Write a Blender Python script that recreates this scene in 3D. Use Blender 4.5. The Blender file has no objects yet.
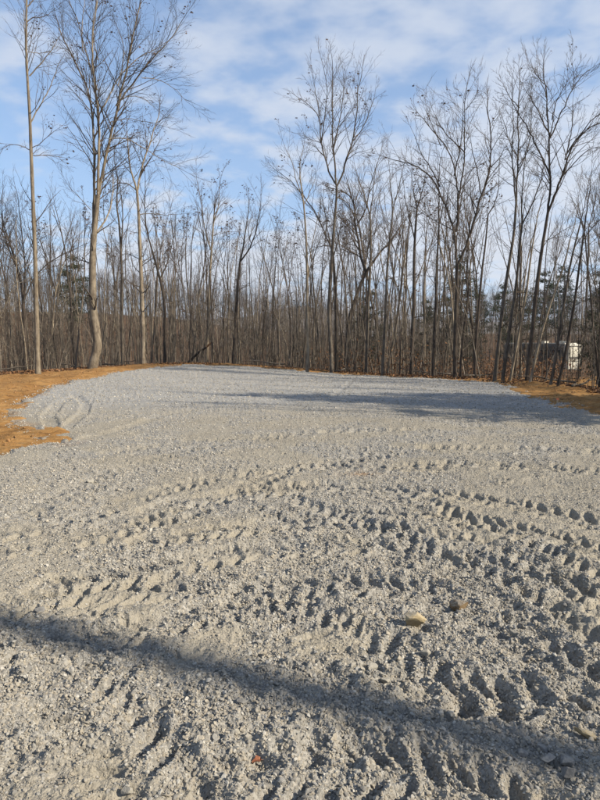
import bpy, math, random
import numpy as np
from mathutils import Vector

scene = bpy.context.scene
COL = scene.collection
PI = math.pi
R = math.radians

# ------------------------------------------------------------------ camera
F = 601.0                       # focal length in photo pixels (600 x 800 photo)
PITCH = R(5.6)
EYE = 1.6
cam_d = bpy.data.cameras.new('camera')
cam_d.sensor_fit = 'VERTICAL'
cam_d.sensor_height = 36.0
cam_d.lens = 36.0 * F / 800.0
cam_d.clip_start = 0.05
cam_d.clip_end = 6000
cam = bpy.data.objects.new('camera', cam_d)
COL.objects.link(cam)
cam.location = (0, 0, EYE)
cam.rotation_euler = (PI / 2 - PITCH, 0, 0)
scene.camera = cam

# ------------------------------------------------------------------ sun and sky
SUN_AZ = R(112.5)               # clockwise from +Y: right of and a little behind the camera
SUN_EL = R(32)
SDIR = Vector((math.sin(SUN_AZ) * math.cos(SUN_EL), math.cos(SUN_AZ) * math.cos(SUN_EL), math.sin(SUN_EL)))
sd = bpy.data.lights.new('sun', 'SUN')
sd.energy = 5.0
sd.angle = R(0.53)
sd.color = (1.0, 0.88, 0.70)
sun = bpy.data.objects.new('sun', sd)
COL.objects.link(sun)
sun.rotation_euler = (-SDIR).to_track_quat('-Z', 'Y').to_euler()
sun.location = (30, -12, 20)

world = bpy.data.worlds.new('World')
scene.world = world
world.use_nodes = True
wt = world.node_tree
wt.nodes.clear()
wo = wt.nodes.new('ShaderNodeOutputWorld')
bg = wt.nodes.new('ShaderNodeBackground')
sky = wt.nodes.new('ShaderNodeTexSky')
sky.sky_type = 'NISHITA'
sky.sun_disc = False
sky.sun_elevation = SUN_EL
sky.sun_rotation = SUN_AZ
sky.air_density = 1.15
sky.dust_density = 0.2
sky.ozone_density = 3.0
bg.inputs['Strength'].default_value = 0.08
# thin broken clouds, laid out on a flat layer high above the ground
tc = wt.nodes.new('ShaderNodeTexCoord')
sep = wt.nodes.new('ShaderNodeSeparateXYZ')
wt.links.new(tc.outputs['Generated'], sep.inputs[0])
def wmath(op, a, b=None, clamp=False):
    n = wt.nodes.new('ShaderNodeMath'); n.operation = op; n.use_clamp = clamp
    for k, v in enumerate((a, b)):
        if v is None: continue
        if isinstance(v, (int, float)): n.inputs[k].default_value = v
        else: wt.links.new(v, n.inputs[k])
    return n.outputs[0]
zc = wmath('MAXIMUM', wmath('ADD', sep.outputs['Z'], 0.16), 0.05)
cx = wmath('DIVIDE', sep.outputs['X'], zc)
cy = wmath('DIVIDE', sep.outputs['Y'], zc)
comb = wt.nodes.new('ShaderNodeCombineXYZ')
wt.links.new(cx, comb.inputs[0]); wt.links.new(cy, comb.inputs[1])
def wnoise(scale, detail, rough, off, dist=0.0, scl=(1, 1, 1)):
    mp = wt.nodes.new('ShaderNodeMapping')
    mp.inputs['Location'].default_value = off
    mp.inputs['Scale'].default_value = scl
    mp.inputs['Rotation'].default_value = (0, 0, 0.35)
    wt.links.new(comb.outputs[0], mp.inputs[0])
    n = wt.nodes.new('ShaderNodeTexNoise')
    n.inputs['Scale'].default_value = scale
    n.inputs['Detail'].default_value = detail
    n.inputs['Roughness'].default_value = rough
    n.inputs['Distortion'].default_value = dist
    wt.links.new(mp.outputs[0], n.inputs['Vector'])
    return n.outputs['Fac']
def wramp(fac, a, b):
    n = wt.nodes.new('ShaderNodeMapRange'); n.interpolation_type = 'SMOOTHSTEP'
    n.inputs['From Min'].default_value = a; n.inputs['From Max'].default_value = b
    wt.links.new(fac, n.inputs['Value'])
    return n.outputs['Result']
big = wnoise(0.8, 2.0, 0.5, (-3.171, -6.2847, 0), 0.2)
med = wnoise(5.6, 4.5, 0.52, (2.7168, -7.696, 0), 0.1, (1, 1.1, 1))
cover = wramp(wmath('ADD', wmath('MULTIPLY', big, 0.55), wmath('MULTIPLY', med, 0.50)), 0.44, 0.66)
# optical depth grows towards the horizon as the slant path through the layer gets longer
tau = wmath('DIVIDE', wmath('ADD', wmath('MULTIPLY', cover, 0.72), 0.0), wmath('MAXIMUM', wmath('ADD', sep.outputs['Z'], 0.12), 0.05))
cover = wmath('SUBTRACT', 1.0, wmath('POWER', 2.718, wmath('MULTIPLY', tau, -1.0)))
mixc = wt.nodes.new('ShaderNodeMix'); mixc.data_type = 'RGBA'
wt.links.new(cover, mixc.inputs['Factor'])
veil = wt.nodes.new('ShaderNodeMix'); veil.data_type = 'RGBA'      # thin high veil, still letting the blue through
wt.links.new(wmath('SUBTRACT', 1.0, wmath('POWER', 2.718, wmath('DIVIDE', -0.20, wmath('MAXIMUM', wmath('ADD', sep.outputs['Z'], 0.12), 0.05)))), veil.inputs['Factor'])
wt.links.new(sky.outputs[0], veil.inputs['A']); veil.inputs['B'].default_value = (2.3, 3.6, 6.1, 1)
wt.links.new(veil.outputs['Result'], mixc.inputs['A'])
mixc.inputs['B'].default_value = (4.5, 4.8, 5.4, 1)
wt.links.new(mixc.outputs['Result'], bg.inputs['Color'])
wt.links.new(bg.outputs[0], wo.inputs['Surface'])

scene.view_settings.view_transform = 'Standard'
scene.view_settings.look = 'None'
scene.view_settings.exposure = 1.0
scene.view_settings.gamma = 1.0
scene.render.engine = 'CYCLES'
scene.cycles.max_bounces = 5
scene.cycles.diffuse_bounces = 3
scene.cycles.glossy_bounces = 2
scene.cycles.transparent_max_bounces = 8

# ------------------------------------------------------------------ pixel <-> place helpers
CF = Vector((0, math.cos(PITCH), -math.sin(PITCH)))
CU = Vector((0, math.sin(PITCH), math.cos(PITCH)))
def at(px, py, Y):
    d = CF + CU * ((400 - py) / F) + Vector(((px - 300) / F, 0, 0))
    k = Y / d.y
    return Vector((d.x * k, Y, EYE + d.z * k))
def gp(px, py, z=0.0):
    d = CF + CU * ((400 - py) / F) + Vector(((px - 300) / F, 0, 0))
    k = (z - EYE) / d.z
    return (d.x * k, d.y * k)

# ------------------------------------------------------------------ noise (numpy)
def h2(ix, iy, seed):
    n = (ix.astype(np.int64) * 374761393 + iy.astype(np.int64) * 668265263 + seed * 974711) & 0xffffffff
    n = ((n ^ (n >> 13)) * 1274126177) & 0xffffffff
    n = ((n ^ (n >> 16)) * 2246822519) & 0xffffffff
    return ((n ^ (n >> 15)) & 0xffffff) / float(0xffffff)
def vn(x, y, seed=0):
    ix = np.floor(x); iy = np.floor(y)
    fx = x - ix; fy = y - iy
    ix = ix.astype(np.int64); iy = iy.astype(np.int64)
    fx = fx * fx * (3 - 2 * fx); fy = fy * fy * (3 - 2 * fy)
    a = h2(ix, iy, seed); b = h2(ix + 1, iy, seed); c = h2(ix, iy + 1, seed); d = h2(ix + 1, iy + 1, seed)
    return (a + (b - a) * fx) * (1 - fy) + (c + (d - c) * fx) * fy - 0.5
def fbm(x, y, scale, octv=4, gain=0.5, seed=0):
    s = 0; amp = 1.0; f = 1.0 / scale
    for k in range(octv):
        ca, sa = math.cos(k * 1.1 + .3), math.sin(k * 1.1 + .3)
        s = s + amp * vn((x * ca - y * sa) * f, (x * sa + y * ca) * f, seed + k * 17)
        amp *= gain; f *= 2.03
    return s
def stones(x, y, cell, seed, prob, flat=0.6):
    """height of crushed stones half sunk in the surface, one jittered stone per cell"""
    X = x / cell; Y = y / cell
    ix = np.floor(X).astype(np.int64); iy = np.floor(Y).astype(np.int64)
    best = np.zeros_like(x)
    for dx in (-1, 0, 1):
        for dy in (-1, 0, 1):
            a = ix + dx; b = iy + dy
            r1 = h2(a, b, seed); r2 = h2(a, b, seed + 1); r3 = h2(a, b, seed + 2); r4 = h2(a, b, seed + 3)
            ux = X - (a + 0.15 + 0.7 * r1); uy = Y - (b + 0.15 + 0.7 * r2)
            ang = r4 * 6.283
            c, s = np.cos(ang), np.sin(ang)
            vx = (ux * c + uy * s); vy = (-ux * s + uy * c) * (1.0 + 0.8 * r2)
            # angular outline: blend of diamond and round
            d = np.maximum(np.abs(vx) + 0.45 * np.abs(vy), np.abs(vy) + 0.3 * np.abs(vx))
            rad = 0.28 + 0.34 * r3
            hgt = np.clip((rad - d) / rad, 0, None)
            hgt = np.minimum(hgt * 1.9, 1.0) * rad * (0.75 + 0.5 * (ux * (r1 - .5) + uy * (r2 - .5)))
            best = np.maximum(best, np.where(r4 * 7.77 % 1.0 < prob, hgt, 0))
    return best * cell * flat
def sstep(a, b, v):
    t = np.clip((v - a) / (b - a), 0, 1)
    return t * t * (3 - 2 * t)
def poly_sd(x, y, poly):
    """signed distance to a closed polygon, positive inside"""
    d2 = np.full(x.shape, 1e9); inside = np.zeros(x.shape, bool)
    n = len(poly)
    for i in range(n):
        ax, ay = poly[i]; bx, by = poly[(i + 1) % n]
        ex, ey = bx - ax, by - ay
        wx, wy = x - ax, y - ay
        t = np.clip((wx * ex + wy * ey) / (ex * ex + ey * ey), 0, 1)
        d2 = np.minimum(d2, (wx - t * ex) ** 2 + (wy - t * ey) ** 2)
        cond = (ay > y) != (by > y)
        with np.errstate(divide='ignore', invalid='ignore'):
            xi = ax + (y - ay) * ex / (ey if ey != 0 else 1e-9)
        inside ^= cond & (x < xi)
    d = np.sqrt(d2)
    return np.where(inside, d, -d)
def path_su(x, y, pts):
    """arc length and side offset from a polyline"""
    best = np.full(x.shape, 1e9); S = np.zeros(x.shape); U = np.zeros(x.shape); acc = 0
    for i in range(len(pts) - 1):
        ax, ay = pts[i]; bx, by = pts[i + 1]
        ex, ey = bx - ax, by - ay; L = math.hypot(ex, ey)
        wx, wy = x - ax, y - ay
        t = (wx * ex + wy * ey) / (L * L)
        tc_ = np.clip(t, 0, 1)
        dx, dy = wx - tc_ * ex, wy - tc_ * ey
        d = np.hypot(dx, dy)
        m = d < best
        best = np.where(m, d, best)
        S = np.where(m, acc + tc_ * L, S)
        U = np.where(m, np.sign(wx * ey - wy * ex) * d, U)
        acc += L
    return S, U

# ------------------------------------------------------------------ plan of the place
CLEARING = [(-24, -16), (-22, 12), (-13.6, 27), (-10.6, 30.2), (-6.4, 34.5), (1.5, 31), (6.6, 26), (7.9, 23.6),
            (8.9, 20.0), (9.1, 17.6), (11.0, 11), (13, 4), (14, -5), (13, -16)]
GRAVEL = [(-9.5, -15), (-9, 3.5), (-6, 6.4), (-4.5, 8.1), (-3.9, 9.3), (-4.4, 10.4), (-5.6, 11.6), (-6.5, 13.2), (-7.3, 15.6),
          (-8.0, 18.5), (-8.7, 23.5), (-8.3, 28), (-6.3, 33.6), (1.5, 30.4), (6.5, 25.6), (7.6, 22.6), (7.0, 18.2),
          (6.45, 15.0), (6.5, 12.6), (8.5, 9.5), (11.0, 4), (12, -15)]
def low(x, y):
    """the lie of the land in the clearing"""
    h = 0.30 * np.exp(-(((x + 7) / 7.0) ** 2 + ((y - 34) / 9.0) ** 2))
    h = h - 0.10 * sstep(22, 31, y) * sstep(-3, 3, x)
    h = h + 0.05 * fbm(x, y, 6.0, 2, 0.5, 91) * sstep(3, 9, y)
    return h
def land(x, y):
    """clearing plus the wood that falls away behind it and the far hills"""
    out = -poly_sd(x, y, CLEARING)
    o = np.clip(out, 0, None)
    h = low(x, y) - 0.9 * sstep(0.2, 9, o) - 0.9 * sstep(8, 40, o) + 0.25 * fbm(x, y, 7.0, 3, 0.5, 5) * sstep(0, 4, o)
    r = np.hypot(x, y)
    az = np.arctan2(x, np.maximum(y, 1e-3))
    left = sstep(0.10, -0.35, az)
    h = h + sstep(60, 175, r) * (3.0 + 9.5 * left + 5.0 * fbm(x, y, 70, 3, 0.5, 44)) * sstep(-0.1, 0.3, y / (r + 1))
    return h

# ------------------------------------------------------------------ mesh and object helpers
def np_mesh(name, V, Fq, smooth=False, mat=None, attrs=None):
    """V (n,3) float array, Fq (m,k) int array, every face with k corners"""
    me = bpy.data.meshes.new(name)
    V = np.ascontiguousarray(V, dtype=np.float32); Fq = np.ascontiguousarray(Fq, dtype=np.int32)
    m, k = Fq.shape
    me.vertices.add(len(V)); me.vertices.foreach_set('co', V.ravel())
    me.loops.add(m * k); me.loops.foreach_set('vertex_index', Fq.ravel())
    me.polygons.add(m)
    me.polygons.foreach_set('loop_start', np.arange(0, m * k, k, dtype=np.int32))
    if smooth: me.polygons.foreach_set('use_smooth', np.ones(m, dtype=bool))
    if attrs:
        for an, av in attrs.items():
            a = me.attributes.new(an, 'FLOAT', 'POINT')
            a.data.foreach_set('value', np.ascontiguousarray(av, dtype=np.float32).ravel())
    if mat: me.materials.append(mat)
    me.update(calc_edges=True); me.validate()
    return me
def list_mesh(name, V, Fs, mat=None, smooth=False):
    me = bpy.data.meshes.new(name)
    me.from_pydata([tuple(v) for v in V], [], Fs)
    if smooth:
        for p in me.polygons: p.use_smooth = True
    if mat: me.materials.append(mat)
    me.update()
    return me
def link(name, me, parent=None, loc=None, rot=None):
    o = bpy.data.objects.new(name, me); COL.objects.link(o)
    if parent is not None: o.parent = parent
    if loc is not None: o.location = loc
    if rot is not None: o.rotation_euler = rot
    return o
def tag(o, label=None, cat=None, group=None, kind=None):
    if label: o['label'] = label
    if cat: o['category'] = cat
    if group: o['group'] = group
    if kind: o['kind'] = kind
    return o
def empty(name, loc, rz=0.0):
    o = bpy.data.objects.new(name, None); COL.objects.link(o)
    o.empty_display_size = 0.3
    o.location = loc; o.rotation_euler = (0, 0, rz)
    return o

# ------------------------------------------------------------------ materials
class NT:
    def __init__(self, name, rough=0.9, spec=0.2):
        self.m = bpy.data.materials.new(name); self.m.use_nodes = True
        self.t = self.m.node_tree; self.t.nodes.clear()
        self.out = self.t.nodes.new('ShaderNodeOutputMaterial')
        self.b = self.t.nodes.new('ShaderNodeBsdfPrincipled')
        self.b.inputs['Roughness'].default_value = rough
        self.b.inputs['Specular IOR Level'].default_value = spec
        self.t.links.new(self.b.outputs[0], self.out.inputs['Surface'])
    def n(self, kind, **kw):
        nd = self.t.nodes.new(kind)
        for k, v in kw.items(): setattr(nd, k, v)
        return nd
    def put(self, sock, v):
        if isinstance(v, bpy.types.NodeSocket): self.t.links.new(v, sock)
        elif isinstance(v, tuple) and len(v) == 3 and sock.type == 'RGBA': sock.default_value = v + (1,)
        else: sock.default_value = v
    def math(self, op, a, b=0.0, clamp=False):
        nd = self.n('ShaderNodeMath', operation=op, use_clamp=clamp)
        self.put(nd.inputs[0], a); self.put(nd.inputs[1], b)
        return nd.outputs[0]
    def noise(self, scale, detail=4, rough=0.55, vec=None, dist=0.0):
        nd = self.n('ShaderNodeTexNoise')
        nd.inputs['Scale'].default_value = scale; nd.inputs['Detail'].default_value = detail
        nd.inputs['Roughness'].default_value = rough; nd.inputs['Distortion'].default_value = dist
        if vec is not None: self.put(nd.inputs['Vector'], vec)
        return nd.outputs['Fac']
    def voro(self, scale, vec=None, feature='F1'):
        nd = self.n('ShaderNodeTexVoronoi', feature=feature)
        nd.inputs['Scale'].default_value = scale
        if vec is not None: self.put(nd.inputs['Vector'], vec)
        return nd
    def ramp(self, fac, a, b, lo=0.0, hi=1.0):
        nd = self.n('ShaderNodeMapRange'); self.put(nd.inputs['Value'], fac)
        nd.inputs['From Min'].default_value = a; nd.inputs['From Max'].default_value = b
        nd.inputs['To Min'].default_value = lo; nd.inputs['To Max'].default_value = hi
        return nd.outputs['Result']
    def mix(self, fac, a, b, mode='MIX'):
        nd = self.n('ShaderNodeMix', data_type='RGBA', blend_type=mode)
        self.put(nd.inputs['Factor'], fac); self.put(nd.inputs['A'], a); self.put(nd.inputs['B'], b)
        return nd.outputs['Result']
    def attr(self, name):
        return self.n('ShaderNodeAttribute', attribute_name=name).outputs['Fac']
    def obj(self): return self.n('ShaderNodeTexCoord').outputs['Object']
    def geo(self): return self.n('ShaderNodeNewGeometry').outputs['Position']
    def rand(self): return self.n('ShaderNodeObjectInfo').outputs['Random']
    def scalev(self, v, s):
        nd = self.n('ShaderNodeVectorMath', operation='MULTIPLY'); self.put(nd.inputs[0], v); nd.inputs[1].default_value = s
        return nd.outputs[0]
    def bump(self, h, dist, strength=1.0, normal=None):
        nd = self.n('ShaderNodeBump'); self.put(nd.inputs['Height'], h)
        nd.inputs['Distance'].default_value = dist; nd.inputs['Strength'].default_value = strength
        if normal is not None: self.put(nd.inputs['Normal'], normal)
        return nd.outputs[0]
    def done(self, color, normal=None, rough=None):
        self.put(self.b.inputs['Base Color'], color)
        if normal is not None: self.put(self.b.inputs['Normal'], normal)
        if rough is not None: self.put(self.b.inputs['Roughness'], rough)
        return self.m

def gravel_material():
    a = NT('crushed_limestone', 0.95, 0.15)
    p = a.geo()
    fines = a.attr('fines'); clay = a.attr('clay'); fresh = a.attr('fresh')
    v1 = a.voro(42, p); v2 = a.voro(95, p)
    s1 = a.n('ShaderNodeSeparateColor'); a.put(s1.inputs[0], v1.outputs['Color'])
    s2 = a.n('ShaderNodeSeparateColor'); a.put(s2.inputs[0], v2.outputs['Color'])
    base = a.mix(a.ramp(a.noise(0.9, 5, 0.6, p), 0.3, 0.7), (0.224, 0.200, 0.154), (0.277, 0.256, 0.209))
    grey = a.mix(s1.outputs[0], (0.116, 0.113, 0.107), (0.338, 0.331, 0.309))
    grey2 = a.mix(s2.outputs[1], (0.120, 0.120, 0.111), (0.314, 0.297, 0.263))
    st = a.mix(0.5, grey, grey2)
    col = a.mix(fines, st, a.mix(0.28, base, st))
    fr = a.mix(s1.outputs[2], (0.155, 0.151, 0.144), (0.361, 0.361, 0.349))
    col = a.mix(fresh, col, fr)
    col = a.mix(clay, col, (0.254, 0.143, 0.059))
    col = a.mix(a.ramp(a.noise(14, 4, 0.7, p), 0.60, 0.78, 0, 0.35), col, (0.182, 0.153, 0.111))
    hgt = a.math('ADD', a.math('MULTIPLY', v1.outputs['Distance'], -0.9), a.math('MULTIPLY', v2.outputs['Distance'], -0.4))
    hgt = a.math('ADD', hgt, a.math('MULTIPLY', a.noise(30, 6, 0.7, p), 1.3))
    return a.done(col, a.bump(hgt, 0.012, 0.9))
def clay_material():
    a = NT('orange_clay', 0.95, 0.1)
    p = a.geo()
    c = a.mix(a.ramp(a.noise(1.2, 6, 0.62, p), 0.34, 0.66), (0.188, 0.093, 0.028), (0.295, 0.170, 0.064))
    c = a.mix(a.ramp(a.noise(6, 6, 0.7, p), 0.52, 0.72, 0, 0.7), c, (0.318, 0.216, 0.103))
    c = a.mix(a.ramp(a.noise(2.6, 5, 0.7, a.scalev(p, (0.5, 1.6, 1))), 0.52, 0.68, 0, 0.85), c, (0.091, 0.051, 0.021))
    h = a.noise(9, 8, 0.7, p)
    return a.done(c, a.bump(h, 0.05, 0.8))
def litter_material():
    a = NT('leaf_litter', 0.95, 0.1)
    p = a.geo()
    v = a.voro(11, p)
    s = a.n('ShaderNodeSeparateColor'); a.put(s.inputs[0], v.outputs['Color'])
    c = a.mix(s.outputs[0], (0.050, 0.026, 0.012), (0.146, 0.084, 0.045))
    c = a.mix(a.ramp(a.noise(0.5, 5, 0.6, p), 0.4, 0.7), c, (0.073, 0.042, 0.022))
    return a.done(c, a.bump(a.noise(16, 6, 0.75, p), 0.06, 0.9))
def hill_material():
    a = NT('wooded_hillside', 1.0, 0.0)
    p = a.geo()
    c = a.mix(a.ramp(a.noise(0.35, 8, 0.7, p), 0.35, 0.65), (0.06, 0.045, 0.033), (0.16, 0.125, 0.095))
    return a.done(c, a.bump(a.noise(0.6, 8, 0.75, p), 1.0, 1.0))
def bark_material(name, dark, light, lichen, amt=0.4):
    a = NT(name, 0.9, 0.15)
    o = a.obj(); r = a.rand()
    off = a.n('ShaderNodeVectorMath', operation='ADD'); a.put(off.inputs[0], o)
    cmb = a.n('ShaderNodeCombineXYZ'); a.put(cmb.inputs[0], a.math('MULTIPLY', r, 37.0)); a.put(cmb.inputs[1], a.math('MULTIPLY', r, 91.0))
    a.put(off.inputs[1], cmb.outputs[0]); v = off.outputs[0]
    fur = a.noise(14, 6, 0.65, a.scalev(v, (1, 1, 0.16)))
    c = a.mix(a.ramp(fur, 0.35, 0.65), dark, light)
    c = a.mix(a.ramp(a.noise(2.4, 5, 0.65, v), 0.52, 0.68, 0, amt), c, lichen)
    c = a.mix(a.ramp(a.noise(3.2, 4, 0.7, a.scalev(v, (1, 1, 0.8))), 0.54, 0.66, 0, 0.75), c, dark)
    k = a.ramp(r, 0, 1, 0.72, 1.15)
    mul = a.n('ShaderNodeVectorMath', operation='SCALE'); a.put(mul.inputs[0], c); a.put(mul.inputs['Scale'], k)
    return a.done(mul.outputs[0], a.bump(fur, 0.02, 0.7))
def flat_noise(name, c1, c2, scale=8, rough=0.85, spec=0.2, bumpd=0.0, var=0.0):
    a = NT(name, rough, spec)
    o = a.obj(); n_ = a.noise(scale, 5, 0.6, o)
    c = a.mix(a.ramp(n_, 0.35, 0.65), c1, c2)
    if var:
        mul = a.n('ShaderNodeVectorMath', operation='SCALE'); a.put(mul.inputs[0], c); a.put(mul.inputs['Scale'], a.ramp(a.rand(), 0, 1, 1 - var, 1 + var)); c = mul.outputs[0]
    return a.done(c, a.bump(n_, bumpd, 0.8) if bumpd else None)
def stone_material():
    a = NT('loose_limestone', 0.9, 0.2)
    r = a.rand(); o = a.obj()
    rr = a.n('ShaderNodeTexWhiteNoise', noise_dimensions='1D'); a.put(rr.inputs['W'], a.math('MULTIPLY', r, 311.0))
    c = a.mix(r, (0.113, 0.112, 0.110), (0.396, 0.385, 0.350))
    c = a.mix(a.math('MULTIPLY', a.math('GREATER_THAN', rr.outputs['Value'], 0.45), 0.75), c, (0.292, 0.260, 0.205))
    c = a.mix(a.ramp(a.noise(60, 3, 0.6, o), 0.4, 0.7, 0, 0.5), c, (0.298, 0.280, 0.241))
    return a.done(c, a.bump(a.noise(120, 4, 0.7, o), 0.002, 0.8))

M = {}
M['gravel'] = gravel_material(); M['clay'] = clay_material(); M['litter'] = litter_material(); M['hill'] = hill_material()
M['pale'] = bark_material('pale_bark', (0.090, 0.071, 0.052), (0.244, 0.208, 0.155), (0.288, 0.252, 0.197))
M['grey'] = bark_material('grey_bark', (0.045, 0.037, 0.029), (0.133, 0.113, 0.091), (0.181, 0.168, 0.140))
M['dark'] = bark_material('dark_bark', (0.027, 0.021, 0.017), (0.077, 0.062, 0.050), (0.117, 0.108, 0.088), 0.3)
M['twig'] = flat_noise('twig_bark', (0.040, 0.031, 0.024), (0.093, 0.073, 0.056), 3, var=0.25)
M['needle'] = flat_noise('pine_needles', (0.015, 0.024, 0.009), (0.040, 0.053, 0.021), 2, var=0.2)
M['leaf'] = flat_noise('dried_brown_leaf', (0.037, 0.020, 0.011), (0.090, 0.050, 0.026), 5, var=0.3)
M['stone'] = stone_material()

# ------------------------------------------------------------------ ground
def tri_grid(nr, nc):
    i = np.arange(nr - 1)[:, None] * nc + np.arange(nc - 1)[None, :]
    return np.stack([i, i + 1, i + nc + 1, i + nc], -1).reshape(-1, 4)
def px_path(*pts): return [gp(*p) for p in pts]
# tyre tracks: path, width, lug spacing, lug depth, rut depth
TRACKS = [
    (px_path((120, 528), (180, 507), (240, 497), (330, 492), (430, 497), (520, 510), (640, 540)), 0.42, 0.17, 0.028, 0.012),
    (px_path((60, 590), (150, 578), (235, 560), (320, 553), (400, 556), (500, 575), (640, 612)), 0.40, 0.19, 0.034, 0.015),
    (px_path((380, 470), (450, 468), (520, 472), (640, 480)), 0.36, 0.24, 0.035, 0.012),
    (px_path((280, 505), (360, 535), (430, 560), (520, 605), (640, 690)), 0.44, 0.17, 0.034, 0.015),
    (px_path((400, 500), (470, 530), (540, 560), (660, 620)), 0.40, 0.16, 0.030, 0.012),
    (px_path((-60, 668), (0, 655), (60, 648), (120, 640), (200, 622), (300, 600)), 0.34, 0.13, 0.026, 0.020),
    (px_path((70, 690), (110, 735), (150, 790), (170, 860)), 0.40, 0.16, 0.030, 0.010),
    (px_path((235, 790), (310, 775), (390, 775), (470, 800), (560, 850)), 0.40, 0.135, 0.045, 0.010),
    (px_path((380, 650), (440, 690), (500, 700), (580, 720), (660, 735)), 0.34, 0.18, 0.040, 0.012),
    (px_path((110, 455), (160, 446), (220, 441), (330, 434), (420, 432)), 0.34, 0.26, 0.026, 0.010),
    (px_path((78, 442), (120, 430), (165, 415), (220, 405)), 0.30, 0.3, 0.008, 0.016),
    (px_path((55, 432), (48, 418), (58, 404), (80, 396), (110, 392)), 0.26, 0.3, 0.006, 0.018),
    (px_path((72, 396), (86, 405), (84, 414), (66, 428)), 0.22, 0.3, 0.006, 0.018),
    (px_path((20, 520), (110, 475), (190, 452), (300, 436)), 0.32, 0.2, 0.018, 0.003),
    (px_path((150, 548), (260, 532), (350, 520), (450, 522), (560, 545), (660, 575)), 0.36, 0.16, 0.030, 0.012),
    (px_path((430, 452), (520, 452), (640, 458)), 0.36, 0.22, 0.028, 0.012),
    (px_path((250, 600), (330, 590), (420, 600), (500, 632), (640, 720)), 0.36, 0.15, 0.030, 0.012),
    (px_path((0, 560), (90, 545), (180, 520), (300, 470), (400, 455)), 0.34, 0.18, 0.022, 0.003),
    (px_path((-40, 620), (60, 600), (170, 598), (260, 610), (340, 640), (420, 690)), 0.36, 0.15, 0.024, 0.004),
    (px_path((0, 540), (70, 528), (140, 500), (220, 480), (330, 470), (450, 474)), 0.36, 0.19, 0.024, 0.003),
    (px_path((460, 545), (530, 580), (590, 625), (660, 690)), 0.40, 0.14, 0.026, 0.006),
    (px_path((300, 530), (400, 538), (480, 552), (560, 585), (650, 640)), 0.36, 0.16, 0.026, 0.004),
    (px_path((330, 398), (345, 388), (355, 378)), 0.20, 0.3, 0.004, 0.012),
]
PITS = [(467, 708, .06, .14, .07), (500, 698, .06, .14, .07), (190, 508 + 40, .07, .05, .05), (95, 566, .09, .05, .04),
        (133, 560, .09, .05, .04), (227, 520, .08, .06, .04), (235, 562, .05, .05, .05), (263, 558, .05, .05, .05),
        (208, 563, .05, .05, .05), (390, 573, .06, .05, .04), (312, 752, .05, .13, .07), (352, 742, .05, .10, .07),
        (375, 755, .05, .05, .05), (255, 770, .05, .10, .06), (111, 725, .05, .04, .05), (135, 715, .04, .05, .05),
        (155, 735, .05, .05, .05), (158, 708, .04, .05, .05), (108, 755, .05, .04, .05), (58, 782, .05, .05, .05)]
def track_height(x, y):
    h = np.zeros_like(x); press = np.zeros_like(x)
    for k, (pts, w, sp, dl, dr) in enumerate(TRACKS):
        S, U = path_su(x, y, pts)
        U = U + 0.03 * vn(S * 2.1, S * 0 + k, 7)
        inside = sstep(w * 0.5 + 0.03, w * 0.5 - 0.02, np.abs(U))
        side = np.where(U > 0, 0.0, 0.5)
        ph = (S + 0.75 * np.abs(U)) / sp + side + 0.35 * vn(x * 3, y * 3, 60 + k)
        fr = ph - np.floor(ph)
        lug = sstep(0.06, 0.16, fr) * sstep(0.58, 0.46, fr) * sstep(0.012, 0.05, np.abs(U))
        fade = sstep(-0.32, 0.12, fbm(x, y, 0.9, 3, 0.6, 30 + k))
        h -= inside * (dr + 0.25 * dl * lug * fade)
        rim = np.exp(-((np.abs(U) - w * 0.5 - 0.05) / 0.05) ** 2)
        h += rim * dr * 0.9 * (0.6 + vn(x * 4, y * 4, k + 5))
        press = np.maximum(press, inside)
    for (px, py, rx, ry, d) in (PITS if x.size > 200000 else ()):
        gx, gy = gp(px, py)
        q = ((x - gx) / rx) ** 2 + ((y - gy) / ry) ** 2
        h -= 0.8 * d * np.exp(-q ** 1.4) * (0.8 + 0.6 * vn(x * 22, y * 22, 3))
    return h, press
def gravel_height(x, y, fine=True):
    h = low(x, y)
    wx = x + 0.05 * fbm(x, y, 0.3, 2, .5, 70); wy = y + 0.05 * fbm(x, y, 0.3, 2, .5, 71)
    coarse = sstep(-0.12, 0.20, fbm(x, y, 0.75, 3, 0.55, 11) + 0.10 * sstep(3.5, 2.0, y))
    th, press = track_height(x, y)
    fresh = sstep(12.0, 16.5, y + 1.6 * fbm(x, y, 3.0, 3, .5, 8) + 0.12 * x)
    near = 1 - 0.35 * sstep(6, 14, y)
    h = h + 0.035 * fbm(x, y, 1.3, 2, .5, 1) + near * (0.019 + 0.015 * sstep(4.5, 3, y)) * (1 - 0.45 * press) * fbm(wx, wy, 0.24, 3, 0.55, 2)
    lump = np.clip(fbm(wx, wy, 0.10, 3, 0.6, 21), -0.05, None)
    h = h + near * (0.022 + 0.012 * sstep(4.5, 3, y)) * lump * (0.45 + coarse) * (1 - 0.4 * press)
    h = h + th * (1 - 0.15 * fresh) * (1 + 0.5 * sstep(4, 8, y))
    h = h + near * 0.008 * fbm(x, y, 0.045, 3, 0.65, 3)
    if fine:
        h = h + stones(x, y, 0.034, 100, 0.55 , 0.60) * (0.45 + 0.55 * coarse) * (1 - 0.5 * press)
        h = h + stones(x, y, 0.062, 200, 0.32, 0.55) * (0.25 + 0.75 * coarse) * (1 - 0.5 * press)
        h = h + stones(x, y, 0.105, 300, 0.10, 0.50) * coarse
    return h, coarse, fresh
def gravel_edge(x, y):
    d = poly_sd(x, y, GRAVEL)
    return d + 0.5 * fbm(x, y, 1.3, 4, 0.6, 55) + 0.30 * fbm(x, y, 0.28, 3, 0.6, 56)

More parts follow.
